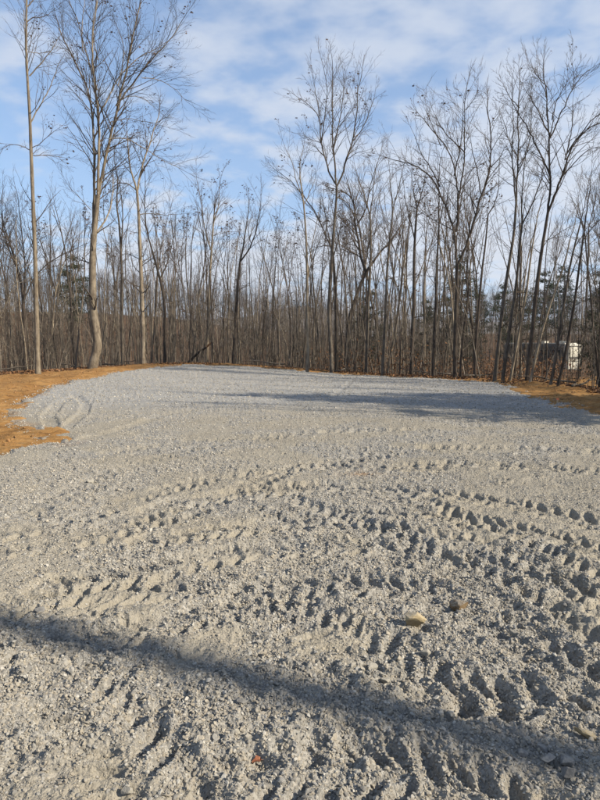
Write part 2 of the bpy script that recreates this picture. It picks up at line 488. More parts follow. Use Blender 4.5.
# fine sheet, finest close to the viewer
NR, NC = 640, 820
yy = 1.0 / np.linspace(1 / 1.35, 1 / 36.0, NR)
u = np.linspace(-1, 1, NC)
tt = 0.62 * u + 0.38 * u ** 5
Yg = np.repeat(yy[:, None], NC, 1); Xg = Yg * tt[None, :]
jr = np.random.RandomState(3)
hz, coarse, fresh = gravel_height(Xg, Yg)
ed = gravel_edge(Xg, Yg)
def stamp_lugs(Z):
    """every lug print pressed in singly: an elongated, steep-sided pit with a little pushed-up rim"""
    rg = random.Random(8)
    st = []
    for (pts, w, sp, dl, dr) in TRACKS:
        if dl < 0.012: continue
        S = 0; side = 0
        for i in range(len(pts) - 1):
            (ax, ay), (bx, by) = pts[i], pts[i + 1]
            L = math.hypot(bx - ax, by - ay); ex, ey = (bx - ax) / L, (by - ay) / L; a0 = math.atan2(ey, ex)
            t = 0
            while t < L:
                for sd_ in (1, -1):
                    if rg.random() < .06: continue
                    q = t + (sp * .5 if sd_ < 0 else 0) + rg.gauss(0, .007)
                    off = sd_ * w * (.27 + rg.gauss(0, .02))
                    st.append((ax + ex * q - ey * off, ay + ey * q + ex * off, a0 + sd_ * (PI / 2 + .65) + rg.gauss(0, .07), w * .25 * rg.uniform(.85, 1.1), sp * .20 * rg.uniform(.85, 1.15), dl * 2.0 * rg.uniform(.65, 1.15) * (.45 + .75 * max(0, min(1, .6 + 1.6 * float(fbm(np.array([ax + ex * q]), np.array([ay + ey * q]), .8, 2, .5, 61)[0]))))))
                t += sp * .9
    for _ in range(420):
        y = math.sqrt(rg.uniform(2.0 ** 2, 9 ** 2)); x = y * rg.uniform(-.62, .62)
        st.append((x, y, rg.gauss(2.4, .5), rg.uniform(.02, .055), rg.uniform(.012, .028), rg.uniform(.012, .042)))
    keep_off = [gp(414, 628), gp(462, 609), gp(586, 738), gp(549, 764)]
    D = np.zeros_like(Z)
    for (x, y, a, l, b, d) in st:
        if any((x - kx) ** 2 + (y - ky) ** 2 < .17 ** 2 for kx, ky in keep_off): continue
        if y < 1.5 or y > 30: continue
        R_ = l * 2.2
        i0 = int((1 / 1.35 - 1 / (y - R_)) / (1 / 1.35 - 1 / 36.0) * (NR - 1)); i1 = int((1 / 1.35 - 1 / (y + R_)) / (1 / 1.35 - 1 / 36.0) * (NR - 1)) + 2
        i0 = max(0, i0); i1 = min(NR, i1); d *= .62 + .38 * min(1, max(0, (y - 2.4) / 2.2))
        j0 = int(np.searchsorted(tt, min((x - R_) / y, (x - R_) / (y + R_)) - .02)); j1 = int(np.searchsorted(tt, max((x + R_) / y, (x + R_) / max(.5, y - R_)) + .02))
        if i1 <= i0 or j1 <= j0: continue
        X = Xg[i0:i1, j0:j1]; Y = Yg[i0:i1, j0:j1]
        c, s_ = math.cos(a), math.sin(a)
        wob = 1 + .35 * vn(X * 30, Y * 30, 4)
        q = np.sqrt((((X - x) * c + (Y - y) * s_) / l) ** 2 + ((-(X - x) * s_ + (Y - y) * c) / b) ** 2) * wob
        D[i0:i1, j0:j1] += -d * np.exp(-q ** 3.2) + .30 * d * np.exp(-((q - 1.45) / .35) ** 2)
    cap = .036 + .010 * sstep(3, 6, Yg)          # ground already pressed down gives less
    Z += np.where(D < 0, -cap * np.tanh(-D / cap), np.minimum(D, .016))
stamp_lugs(hz)
edge_drop = -0.22 * sstep(0.05, -0.5, ed)
Zg = hz + 0.03 + edge_drop
clay_st = 0.55 * np.exp(-(((Xg - gp(358, 478)[0]) / 0.22) ** 2 + ((Yg - gp(358, 478)[1]) / 0.12) ** 2)) * (0.6 + 1.2 * (fbm(Xg, Yg, .1, 3, .6, 9) + .3))
clay_st = clay_st + 0.45 * np.exp(-(((Xg - gp(445, 588)[0]) / 0.07) ** 2 + ((Yg - gp(445, 588)[1]) / 0.06) ** 2))
clay_st = np.clip(clay_st, 0, 1) + 0.55 * sstep(0.45, -0.1, ed) * sstep(-.1, .25, fbm(Xg, Yg, .5, 3, .6, 19)) * (1 - sstep(20, 28, Yg))
keep_v = (ed > -1.2).ravel()
quads = tri_grid(NR, NC)
quads = quads[keep_v[quads].all(1)]
used = np.unique(quads); remap = np.zeros(NR * NC, np.int32); remap[used] = np.arange(len(used))
V = np.stack([Xg, Yg, Zg], -1).reshape(-1, 3)[used]
me = np_mesh('gravel_pad', V, remap[quads], False, M['gravel'],
             {'fines': (1 - coarse).ravel()[used], 'clay': np.clip(clay_st, 0, 1).ravel()[used], 'fresh': fresh.ravel()[used]})
tag(link('gravel_pad', me), kind='structure', label='light grey crushed limestone pad marked with tyre tracks')

# coarser sheet under and around it, for the ground beside and behind the viewer
gx = np.arange(-10, 12.6, 0.16); gy = np.arange(-15, 9, 0.16)
XX, YY = np.meshgrid(gx, gy)
hh, cc, ff = gravel_height(XX, YY, False)
d0 = gravel_edge(XX, YY)
inside_fine = sstep(1.0, 1.3, YY) * sstep(1.02, 0.95, np.abs(XX) / np.maximum(YY, 0.1))
ZZ = hh + 0.03 - 0.22 * sstep(0.05, -0.5, d0) - 0.16 * inside_fine
me = np_mesh('gravel_yard', np.stack([XX, YY, ZZ], -1).reshape(-1, 3), tri_grid(*XX.shape), True, M['gravel'],
             {'fines': (1 - cc).ravel(), 'clay': np.zeros(XX.size), 'fresh': ff.ravel()})
tag(link('gravel_yard', me), kind='structure')

# orange clay round the pad
yy2 = np.concatenate([np.arange(-16, 5, 0.5), 1.0 / np.linspace(1 / 5.0, 1 / 42.0, 330)])
uu = np.linspace(-1, 1, 460)
Yc = np.repeat(yy2[:, None], 460, 1); Xc = (np.maximum(Yc, 0) * 0.45 + 15) * uu[None, :]
ed2 = poly_sd(Xc, Yc, GRAVEL); out2 = -poly_sd(Xc, Yc, CLEARING) + 0.5 * fbm(Xc, Yc, 1.6, 3, .6, 66)
berm = 0.10 * np.exp(-((ed2 + 1.3) / 0.9) ** 2) * sstep(10, 14, Yc)
Zc = low(Xc, Yc) + berm + 0.10 * fbm(Xc, Yc, 0.9, 5, 0.6, 13) + 0.045 * fbm(Xc, Yc, 0.12, 3, .6, 14) - 0.25 * sstep(0.2, 1.0, ed2) - 0.8 * sstep(0.0, 3.0, out2)
me = np_mesh('clay_bank', np.stack([Xc, Yc, Zc], -1).reshape(-1, 3), tri_grid(*Xc.shape), True, M['clay'])
tag(link('clay_bank', me), kind='structure', label='bare orange clay graded round the gravel pad')

# leaf-strewn forest floor, running out to the far hills
def radial_floor():
    rr = np.concatenate([np.linspace(0.5, 60, 150), np.geomspace(62, 900, 70)])
    an = np.linspace(-PI, PI, 361)[:-1]
    Rr, A = np.meshgrid(rr, an, indexing='ij')
    x = Rr * np.sin(A); y = Rr * np.cos(A)
    out = -poly_sd(x, y, CLEARING)
    z = land(x, y) + 0.05 * fbm(x, y, 1.5, 3, .6, 77) - 0.45 * sstep(0.3, -1.2, out)
    nr, nc = Rr.shape
    i = np.arange(nr - 1)[:, None] * nc + np.arange(nc)[None, :]
    j = np.arange(nr - 1)[:, None] * nc + (np.arange(nc)[None, :] + 1) % nc
    q = np.stack([i, j, j + nc, i + nc], -1).reshape(-1, 4)
    return np_mesh('forest_floor', np.stack([x, y, z], -1).reshape(-1, 3), q, True, M['litter'])
tag(link('forest_floor', radial_floor()), kind='structure', label='brown leaf litter on the floor of the wood')

# far ridge seen in gaps between the trunks
def ridge(name, r0, r1, top, seed, wob):
    an = np.linspace(-1.5, 1.5, 240); ts = np.linspace(0, 1, 22)
    A, T = np.meshgrid(an, ts)
    Rr = r0 + (r1 - r0) * T
    x = Rr * np.sin(A); y = Rr * np.cos(A)
    z = -6 + (top + wob * fbm(A * 300, A * 0, 90, 4, .5, seed) + 6) * np.sin(T * PI * 0.5) ** 1.3 + 3 * fbm(x, y, 60, 4, .6, seed)
    return np_mesh(name, np.stack([x, y, z], -1).reshape(-1, 3), tri_grid(*A.shape), True, M['hill'])
tag(link('hill', ridge('hill', 800, 1500, 46, 12, 60)), kind='structure', label='far wooded ridge, blue with distance')

# ------------------------------------------------------------------ loose gravel
def rock_arrays(seed, sub, cuts=7, dims=(1, 1, 1)):
    import bmesh
    rg = random.Random(seed)
    bm = bmesh.new(); bmesh.ops.create_icosphere(bm, subdivisions=sub, radius=1.0)
    V = np.array([v.co[:] for v in bm.verts]); Fc = [[v.index for v in f.verts] for f in bm.faces]
    bm.free()
    for _ in range(cuts):
        n = np.array([rg.gauss(0, 1) for _ in range(3)]); n /= np.linalg.norm(n)
        d = rg.uniform(0.38, 0.75)
        k = V @ n - d
        V = V - np.outer(np.clip(k, 0, None), n)
    V *= 1 + 0.025 * np.array([[rg.uniform(-1, 1)] for _ in range(len(V))])
    return V * np.array(dims), Fc
def gn_scatter(name, pts, scl, rot, idx, coll, label, mat_kind='stuff', cat=None):
    me = bpy.data.meshes.new(name)
    me.vertices.add(len(pts)); me.vertices.foreach_set('co', np.ascontiguousarray(pts, np.float32).ravel())
    for an, av in (('sc', scl), ('ro', rot)):
        a = me.attributes.new(an, 'FLOAT_VECTOR', 'POINT'); a.data.foreach_set('vector', np.ascontiguousarray(av, np.float32).ravel())
    a = me.attributes.new('ix', 'INT', 'POINT'); a.data.foreach_set('value', np.ascontiguousarray(idx, np.int32))
    o = link(name, me); tag(o, label=label, kind='stuff', cat=cat)
    g = bpy.data.node_groups.new(name + '_nodes', 'GeometryNodeTree')
    g.interface.new_socket('Geometry', in_out='INPUT', socket_type='NodeSocketGeometry')
    g.interface.new_socket('Geometry', in_out='OUTPUT', socket_type='NodeSocketGeometry')
    N = g.nodes.new; L = g.links.new
    gi = N('NodeGroupInput'); go = N('NodeGroupOutput')
    ip = N('GeometryNodeInstanceOnPoints'); ci = N('GeometryNodeCollectionInfo')
    ci.inputs['Collection'].default_value = coll
    ci.inputs['Separate Children'].default_value = True; ci.inputs['Reset Children'].default_value = True
    ip.inputs['Pick Instance'].default_value = True
    def named(nm, ty):
        n = N('GeometryNodeInputNamedAttribute'); n.data_type = ty; n.inputs['Name'].default_value = nm; return n.outputs[0]
    er = N('FunctionNodeEulerToRotation')
    L(named('ro', 'FLOAT_VECTOR'), er.inputs[0])
    L(gi.outputs[0], ip.inputs['Points']); L(ci.outputs[0], ip.inputs['Instance'])
    L(named('ix', 'INT'), ip.inputs['Instance Index']); L(er.outputs[0], ip.inputs['Rotation'])
    L(named('sc', 'FLOAT_VECTOR'), ip.inputs['Scale']); L(ip.outputs[0], go.inputs[0])
    md = o.modifiers.new('scatter', 'NODES'); md.node_group = g
    return o
stone_coll = bpy.data.collections.new('stone_shapes')
for k in range(14):
    rg = random.Random(k + 40)
    V, Fc = rock_arrays(k + 500, 2, 9, (1, rg.uniform(0.6, 0.95), rg.uniform(0.45, 0.8)))
    me = list_mesh('stone_shape', V, Fc, M['stone'])
    stone_coll.objects.link(bpy.data.objects.new('stone_%02d' % k, me))
def interp_surface(x, y):
    """height of the fine sheet, read back off its grid"""
    s = (1 / 1.35 - 1 / y) / (1 / 1.35 - 1 / 36.0) * (NR - 1)
    c = np.interp(x / y, tt, np.arange(NC))
    s = np.clip(s, 0, NR - 2); c = np.clip(c, 0, NC - 2)
    i = s.astype(int); j = c.astype(int); fs = s - i; fc = c - j
    return (Zg[i, j] * (1 - fs) * (1 - fc) + Zg[i + 1, j] * fs * (1 - fc) + Zg[i, j + 1] * (1 - fs) * fc + Zg[i + 1, j + 1] * fs * fc)
def scatter_gravel():
    rs = np.random.RandomState(11)
    P = []; S = []
    for (y0, y1, n, s0, s1, thr) in ((1.5, 4.2, 90000, .004, .015, .3), (1.5, 5.0, 42000, .007, .019, .05), (1.5, 4.2, 110000, .0022, .0065, .8), (4.2, 8, 120000, .003, .009, .7), (4.2, 8, 90000, .005, .0165, .25), (8, 14, 60000, .007, .024, .4),
                                (14, 33, 60000, .014, .036, .6), (1.5, 8, 3600, .014, .026, .1)):
        y = np.sqrt(rs.uniform(y0 ** 2, y1 ** 2, n)); x = y * rs.uniform(-0.75, 0.75, n)
        co = sstep(-0.12, 0.20, fbm(x, y, 0.75, 3, 0.55, 11) + 0.10 * sstep(3.5, 2.0, y))
        clus = fbm(x, y, 0.22, 3, .6, 123) + .5
        keep = (rs.rand(n) < np.clip(thr + 0.55 * co + 0.6 * (clus - .5), 0, 1)) & (gravel_edge(x, y) > rs.exponential(0.25, n) - 0.45)
        x = x[keep]; y = y[keep]; m = len(x)
        s = s0 + (s1 - s0) * rs.beta(1.3, 3.2, m)
        z = interp_surface(x, y)
        cz = low(x, y) + 0.02
        z = np.where(gravel_edge(x, y) < 0.12, np.maximum(z, cz), z) + s * rs.uniform(-0.15, 0.5, m)
        P.append(np.stack([x, y, z], -1)); S.append(s[:, None] * rs.uniform(0.8, 1.25, (m, 3)))
    P = np.concatenate(P); S = np.concatenate(S); m = len(P)
    rot = np.stack([rs.normal(0, .5, m), rs.normal(0, .5, m), rs.uniform(0, 6.28, m)], -1)
    gn_scatter('loose_gravel', P, S, rot, rs.randint(0, 14, m), stone_coll, 'loose crushed limestone chips lying all over the pad')
scatter_gravel()

# clods of clay along the banks
clod_coll = bpy.data.collections.new('clod_shapes')
M['clod'] = flat_noise('clay_clod', (0.165, 0.082, 0.030), (0.274, 0.165, 0.075), 3, var=0.25)
for k in range(4):
    V, Fc = rock_arrays(k + 900, 2, 5, (1, 0.9, 0.7)); me = list_mesh('clod_shape', V, Fc, M['clod'])
    clod_coll.objects.link(bpy.data.objects.new('clod_%02d' % k, me))
def scatter_clods():
    rs = np.random.RandomState(5); n = 42000
    y = np.sqrt(rs.uniform(6 ** 2, 36 ** 2, n)); x = y * rs.uniform(-0.75, 0.75, n)
    g = poly_sd(x, y, GRAVEL); c = poly_sd(x, y, CLEARING)
    k = (g < -0.1) & (c > 0) & (rs.rand(n) < np.clip(0.5 + 1.4 * fbm(x, y, 1.1, 3, .6, 8), 0, 1)); x = x[k]; y = y[k]; g = g[k]; m = len(x)
    z = low(x, y) + 0.10 * np.exp(-((g + 1.3) / 0.9) ** 2) * sstep(10, 14, y) + 0.10 * fbm(x, y, 0.9, 5, 0.6, 13)
    s = 0.008 + 0.060 * rs.beta(1.1, 5, m)
    rot = rs.uniform(0, 6.28, (m, 3))
    gn_scatter('clay_clods', np.stack([x, y, z + s * .2], -1), s[:, None] * rs.uniform(.7, 1.2, (m, 3)), rot, rs.randint(0, 4, m), clod_coll,
               'crumbs and clods of orange clay on the banks')
scatter_clods()

# ------------------------------------------------------------------ single stones one can point to
def dusty(name, c1, c2, sc):
    a = NT(name, 0.95, 0.1); o = a.obj(); g = a.n('ShaderNodeNewGeometry'); sp = a.n('ShaderNodeSeparateXYZ'); a.put(sp.inputs[0], g.outputs['Normal'])
    c = a.mix(a.ramp(a.noise(sc, 5, .65, o), .35, .65), c1, c2)
    dust = a.ramp(a.math('ADD', a.math('MULTIPLY', sp.outputs[2], .35), a.noise(70, 5, .7, o)), .68, .95, 0, .75)
    c = a.mix(dust, c, (0.30, 0.28, 0.24))
    return a.done(c, a.bump(a.noise(150, 6, .7, o), .003, .9))
def rock(px, py, wpx, dims, mat, label, seed, rz=0.0, tilt=(0, 0), sink=0.25, name='rock', sub=3, cuts=9):
    x, y = gp(px, py)
    z = float(interp_surface(np.array([x]), np.array([y]))[0])
    x, y = gp(px, py, z)
    half = wpx * y / F * 0.52
    xs = x + np.array([0, .04, -.04, 0, 0]); ys = y + np.array([0, 0, 0, .05, -.05]); z = float(interp_surface(xs, ys).mean()) + .004
    V, Fc = rock_arrays(seed, sub, cuts, dims)
    V = V / np.abs(V[:, 0]).max() * half
    V[:, 2] -= V[:, 2].min()
    me = list_mesh(name, V, Fc, mat)
    o = link(name, me, None, (x, y, z - sink * V[:, 2].max()), (tilt[0], tilt[1], rz))
    tag(o, label, 'rock')
    return o
M['tan_rock'] = dusty('tan_sandstone', (0.229, 0.184, 0.110), (0.299, 0.249, 0.160), 30)
M['brown_rock'] = dusty('brown_stained_stone', (0.110, 0.071, 0.037), (0.210, 0.160, 0.099), 25)
M['white_rock'] = dusty('pale_limestone', (0.212, 0.200, 0.173), (0.269, 0.258, 0.224), 40)
M['grey_rock'] = dusty('grey_limestone', (0.120, 0.120, 0.120), (0.210, 0.207, 0.199), 40)
ROCKS = [
    (414, 628, 25, (1, .75, .80), 'tan_rock', 'large tan block of stone, the biggest loose stone on the gravel', .3, (0.1, 0.05), .08),
    (462, 609, 25, (1, .62, .55), 'brown_rock', 'brown rust-edged slab of stone right of the big tan block', -.7, (0.5, -0.25), .0),
    (586, 738, 30, (1, .42, .40), 'tan_rock', 'long narrow buff stone near the right edge pointing down to the right', -.6, (0, 0.1), .35),
    (524, 756, 14, (1, .8, .5), 'grey_rock', 'rounded grey pebble at the left end of the shaded stones, lower right', .3, (0, 0), .12),
    (541, 750, 14, (1, .45, .5), 'grey_rock', 'narrow pale pebble standing on edge in the shadow, lower right', -1.0, (0.2, 0.3), .2),
    (549, 764, 18, (1, .75, .5), 'grey_rock', 'smooth round grey stone in the middle of the shaded stones, lower right', .1, (0, 0), .12),
    (565, 762, 20, (1, .7, .5), 'grey_rock', 'blue-grey stone with a slanting face at the right of the shaded stones', .6, (0.25, 0), .12),
    (569, 777, 14, (1, .6, .5), 'grey_rock', 'small grey stone lowest of the shaded stones at lower right', -.2, (0, 0), .12),
    (247, 742, 10, (1, .7, 1.1), 'white_rock', 'chalky white upright pebble above the rusty leaf', .2, (0, 0), .15),
    (236, 734, 10, (1, .8, .8), 'white_rock', 'white wedge-shaped pebble left of the chalky upright one', .8, (0, .3), .2),
    (515, 636, 18, (1, .4, .4), 'white_rock', 'thin pale flake of stone lying above the deep prints at right', -.6, (0, .1), .12),
    (425, 655, 12, (1, .7, .6), 'white_rock', 'small pale stone below the big tan block', .4, (0, 0), .12),
    (385, 685, 12, (1, .7, .6), 'white_rock', 'pale pebble beside the upper rim of the trunk shadow in the middle', .9, (0, 0), .12),
    (352, 667, 9, (1, .8, .8), 'white_rock', 'bright white pebble above the middle of the trunk shadow', .1, (0, 0), .2),
    (373, 668, 12, (1, .6, .6), 'white_rock', 'cream angular chip right of the bright white pebble', .5, (0, 0), .12),
    (242, 703, 13, (1, .7, .6), 'grey_rock', 'light grey angular stone at the lower rim of the trunk shadow', .3, (0, 0), .12),
    (91, 482, 9, (1, .7, .6), 'white_rock', 'lone pale stone far off on the smooth gravel at left', .3, (0, 0), .12),
    (128, 796, 14, (1, .7, .7), 'white_rock', 'pale blocky stone at the bottom edge, left of the middle', .3, (0, 0), .12),
    (40, 612, 11, (1, .7, .7), 'grey_rock', 'grey stone at the upper rim of the trunk shadow, far left', .3, (0, 0), .12),
]
for k, (px, py, w, dims, m, lab, rz, tl, sk) in enumerate(ROCKS):
    if not w: continue
    rock(px, py, w, dims, M[m], lab, 70 + k, rz, tl, sk)

# ------------------------------------------------------------------ trees
def tubes_arrays(polys, sides):
    """polys: list of (points, radii); returns vertex and quad arrays"""
    VV = []; QQ = []; base = 0
    groups = {}
    for p, r in polys: groups.setdefault(len(p), []).append((p, r))
    ang = np.arange(sides) * 2 * PI / sides
    ca, sa = np.cos(ang), np.sin(ang)
    for n, lst in groups.items():
        P = np.array([[tuple(q) for q in p] for p, r in lst], float); Rd = np.array([r for p, r in lst], float)
        T = np.gradient(P, axis=1); T /= np.linalg.norm(T, axis=2, keepdims=True) + 1e-9
        main = P[:, -1] - P[:, 0]
        ref = np.where(np.abs(main[:, 2:3]) > 0.8 * np.linalg.norm(main, axis=1, keepdims=True), [[1.0, 0.13, 0]], [[0.0, 0, 1.0]])
        A = np.cross(T, ref[:, None, :]); A /= np.linalg.norm(A, axis=2, keepdims=True) + 1e-9
        B = np.cross(T, A)
        ring = P[:, :, None, :] + Rd[:, :, None, None] * (A[:, :, None, :] * ca[None, None, :, None] + B[:, :, None, :] * sa[None, None, :, None])
        m = len(lst)
        VV.append(ring.reshape(-1, 3))
        i = np.arange(m)[:, None, None] * n * sides + np.arange(n - 1)[None, :, None] * sides
        a = i + np.arange(sides)[None, None, :]; b = i + (np.arange(sides)[None, None, :] + 1) % sides
        QQ.append((np.stack([a, b, b + sides, a + sides], -1).reshape(-1, 4)) + base)
        base += m * n * sides
    return np.concatenate(VV), np.concatenate(QQ)
def tube_mesh(name, polys, sides, mat, smooth=True):
    V, Q = tubes_arrays(polys, sides)
    return np_mesh(name, V, Q, smooth, mat)

def resample(pts, n):
    P = np.array([tuple(p) for p in pts], float)
    # Catmull-like smoothing through cumulative length
    d = np.r_[0, np.cumsum(np.linalg.norm(np.diff(P, axis=0), axis=1))]
    t = np.linspace(0, d[-1], n)
    Q = np.stack([np.interp(t, d, P[:, k]) for k in range(3)], -1)
    for _ in range(2):
        Q[1:-1] = 0.25 * Q[:-2] + 0.5 * Q[1:-1] + 0.25 * Q[2:]
    return Q
UP = Vector((0, 0, 1))
def perp(d, rg):
    v = Vector((rg.gauss(0, 1), rg.gauss(0, 1), rg.gauss(0, 1)))
    v = v - d * v.dot(d)
    return v.normalized()
def grow(out, p, d, L, r, lvl, maxl, rg, up=0.16, wig=0.16, kids=(6, 5, 4), ang=(0.45, 0.95), tips=None, shrink=0.5, r_end=0.25):
    """one branch and, in turn, its branches; out[lvl] collects (points, radii)"""
    n = 6 if lvl <= 1 else (5 if lvl == 2 else 4)
    pts = [Vector(p)]; rad = [r]; dd = d.normalized()
    for k in range(1, n):
        dd = (dd + UP * up * (0.6 if lvl < 2 else 0.35) + perp(dd, rg) * wig).normalized()
        pts.append(pts[-1] + dd * (L / (n - 1)))
        rad.append(r * (1 - (1 - r_end) * k / (n - 1)))
    out.setdefault(lvl, []).append((pts, rad))
    if lvl >= maxl:
        if tips is not None: tips.append((pts[-1], dd))
        return
    nk = kids[min(lvl, len(kids) - 1)]
    nk = max(2, int(round(nk * rg.uniform(0.75, 1.3))))
    for j in range(nk):
        f = 0.22 + 0.78 * (j + rg.random()) / nk
        f = min(f, 0.999)
        s = f * (n - 1); i = int(s); q = pts[i].lerp(pts[i + 1], s - i)
        td = (pts[i + 1] - pts[i]).normalized()
        a = rg.uniform(*ang) * (1.0 if f < 0.85 else 0.6)
        nd = td * math.cos(a) + perp(td, rg) * math.sin(a)
        nl = L * shrink * rg.uniform(0.6, 1.25) * (1.15 - 0.45 * f)
        grow(out, q, nd, nl, max(0.0045, rad[i] * 0.62), lvl + 1, maxl, rg, up, wig * 1.1, kids, ang, tips, shrink)
def leaf_mesh(name, spots, size, rg, mat):
    V = []; Fs = []
    for p, d in spots:
        for _ in range(rg.randint(1, 3)):
            s = size * rg.uniform(0.6, 1.3); c = p + Vector((rg.gauss(0, 1), rg.gauss(0, 1), rg.gauss(0, .8))) * size
            a = perp(UP, rg) * s; b = (a.cross(perp(a.normalized(), rg)).normalized()) * s * 0.6
            fold = a.normalized().cross(b.normalized()) * s * .3
            k = len(V)
            V += [c - a, c - b * 1.0 + fold, c + a, c + b + fold]
            Fs += [(k, k + 1, k + 2), (k, k + 2, k + 3)]
    return list_mesh(name, V, Fs, mat)

def hero(label, base_px, D, trunk, wpx, limbs, bark, seed, top_kids=True, b1=7, leafy=0.0, reach=1.0, group=None, name='bare_tree', low_br=0.0, maxl=4):
    """a tree whose trunk and main limbs follow the photograph; px points at depth D"""
    rg = random.Random(seed)
    base = at(*base_px, D)
    gz = float(land(np.array([base.x]), np.array([base.y]))[0])
    zb = min(base.z, gz) if abs(gz - base.z) < 1.2 else gz
    root = empty(name, (base.x, base.y, zb))
    O = Vector((base.x, base.y, zb))
    def conv(pl, drift=0.0, start=None):
        pts = [at(px, py, D) for px, py in pl]
        tot = sum((pts[i + 1] - pts[i]).length for i in range(len(pts) - 1)) or 1
        acc = 0; o = [pts[0]]
        for i in range(1, len(pts)):
            acc += (pts[i] - pts[i - 1]).length
            o.append(pts[i] + Vector((0, drift * acc, 0)))
        return [q - O for q in o]
    k = D / F * 0.44
    out = {}; tips = []
    tp = conv(trunk); first = Vector((tp[0].x, 0, -0.4))
    n = max(10, len(tp) * 4)
    T = resample([first] + tp, n)
    dz = (T[:, 2] - T[0, 2]) / (T[-1, 2] - T[0, 2])
    tr = np.interp(dz, [0, 0.04, 0.10, 1], [wpx[0] * 1.5 * k, wpx[0] * 1.12 * k, wpx[0] * k, wpx[1] * k])
    tr = tr * np.interp(dz, [0, .6, 1], [1, 1, .78]) * (1 + 0.05 * np.array([rg.uniform(-1, 1) for _ in range(n)]))
    o = link('trunk', tube_mesh('trunk', [([Vector(q) for q in T], list(tr))], 14, bark), root)
    specs = []
    for L in limbs:
        pl, w0 = L[0], L[1]
        dr = L[2] if len(L) > 2 else rg.uniform(-0.35, 0.35)
        specs.append((conv(pl, dr), w0))
    for pts, w0 in specs:
        m = max(7, len(pts) * 3)
        Q = resample(pts, m)
        Q[1:-1] += np.array([[rg.uniform(-1, 1) * 0.02 for _ in range(3)] for _ in range(m - 2)])
        rr = np.interp(np.linspace(0, 1, m), [0, 1], [w0 * k, max(0.008, w0 * k * 0.35)])
        link('limb', tube_mesh('limb', [([Vector(q) for q in Q], list(rr))], 8, bark), root)
        L = sum(np.linalg.norm(np.diff(Q, axis=0), axis=1))
        nb = max(5, int(1.7 * b1 * L / 4.0 * rg.uniform(.85, 1.2)))
        for j in range(nb):
            f = 0.15 + 0.85 * (j + rg.random()) / nb
            s = min(f, .999) * (m - 1); i = int(s)
            q = Vector(Q[i]).lerp(Vector(Q[i + 1]), s - i); td = (Vector(Q[i + 1]) - Vector(Q[i])).normalized()
            a = rg.uniform(.4, .85); nd = td * math.cos(a) + perp(td, rg) * math.sin(a)
            grow(out, q, nd, reach * rg.uniform(.55, 1.25) * (1.15 - .45 * f) * min(2.2, .5 + L * .33), max(.009, rr[i] * .5), 2, maxl, rg, .10, .13, (5, 6, 4), (.35, .9), tips)
        grow(out, Vector(Q[-1]), (Vector(Q[-1]) - Vector(Q[-2])).normalized(), reach * 1.2, max(.008, rr[-1]), 2, maxl, rg, .1, .12, (6, 6, 5), (.3, .7), tips)
    if top_kids and not any(abs(L[0][0][0] - trunk[-1][0]) + abs(L[0][0][1] - trunk[-1][1]) < 6 for L in limbs):
        td = Vector(T[-1]) - Vector(T[-2])
        for j in range(4):
            a = rg.uniform(.1, .5); t0 = td.normalized(); nd = t0 * math.cos(a) + perp(t0, rg) * math.sin(a)
            grow(out, Vector(T[-1]), nd, reach * rg.uniform(1.2, 2), max(.01, tr[-1] * .7), 2, maxl, rg, .12, .13, (5, 5, 4), (.35, .8), tips)
    nb = int(low_br)
    for j in range(nb):
        i = rg.randint(int(n * .35), n - 2); td = (Vector(T[i + 1]) - Vector(T[i])).normalized()
        a = rg.uniform(.8, 1.4); nd = td * math.cos(a) + perp(td, rg) * math.sin(a)
        grow(out, Vector(T[i]), nd, reach * rg.uniform(.6, 2.0), max(.010, tr[i] * .28), 2, maxl, rg, .16, .2, (5, 4, 3), (.35, .9), tips)
    allp = [(p, r) for lv in out.values() for (p, r) in lv]
    if allp:
        big = [q for q in allp if q[1][0] > .014]; small = [q for q in allp if q[1][0] <= .014]
        Vs = []; Qs = []; b = 0
        for lst, sd_ in ((big, 5), (small, 3)):
            if not lst: continue
            V, Q = tubes_arrays(lst, sd_); Vs.append(V); Qs.append(Q + b); b += len(V)
        link('crown', np_mesh('crown', np.concatenate(Vs), np.concatenate(Qs), True, M['twig']), root)
    if leafy:
        sp = [t for t in tips if rg.random() < leafy and vn(np.array([t[0].x * .9]), np.array([t[0].z * .9]), seed)[0] > 0.05]
        if sp: tag(link('dried_leaves', leaf_mesh('dried_leaves', sp, 0.055, rg, M['leaf']), root), kind='stuff')
    tag(root, label, 'tree', group)
    return root

hero('tall straight pale tree at far left, crown running out of frame', (38, 376), 27.2,
     [(38, 376), (37, 330), (36, 290), (35, 250), (33, 200), (31, 150), (30, 118), (27.5, 80), (26, 50), (26.5, 0), (26, -40)], (5.2, 1.8),
     [([(31, 122), (35, 112), (43, 96), (49, 80), (52, 68), (55, 58)], 1.6), ([(29.5, 76), (36, 67), (44, 57), (51, 44), (56, 34)], 1.5),
      ([(28, 92), (23, 66), (19, 42), (15, 20), (11, -6)], 2.0), ([(27, 22), (34, 17), (44, 18), (53, 12)], 1.2), ([(26, 8), (32, 0), (36, -14)], 1.4),
      ([(30, 150), (20, 145), (10, 143), (0, 148)], 1.0), ([(31, 148), (37, 147), (46, 140), (57, 132)], 0.9), ([(34, 156), (48, 155), (62, 157)], .8),
      ([(27, 60), (22, 30), (20, 0)], 1.4), ([(28, 52), (38, 52), (48, 50)], .8)], M['pale'], 1, low_br=8, leafy=.10)
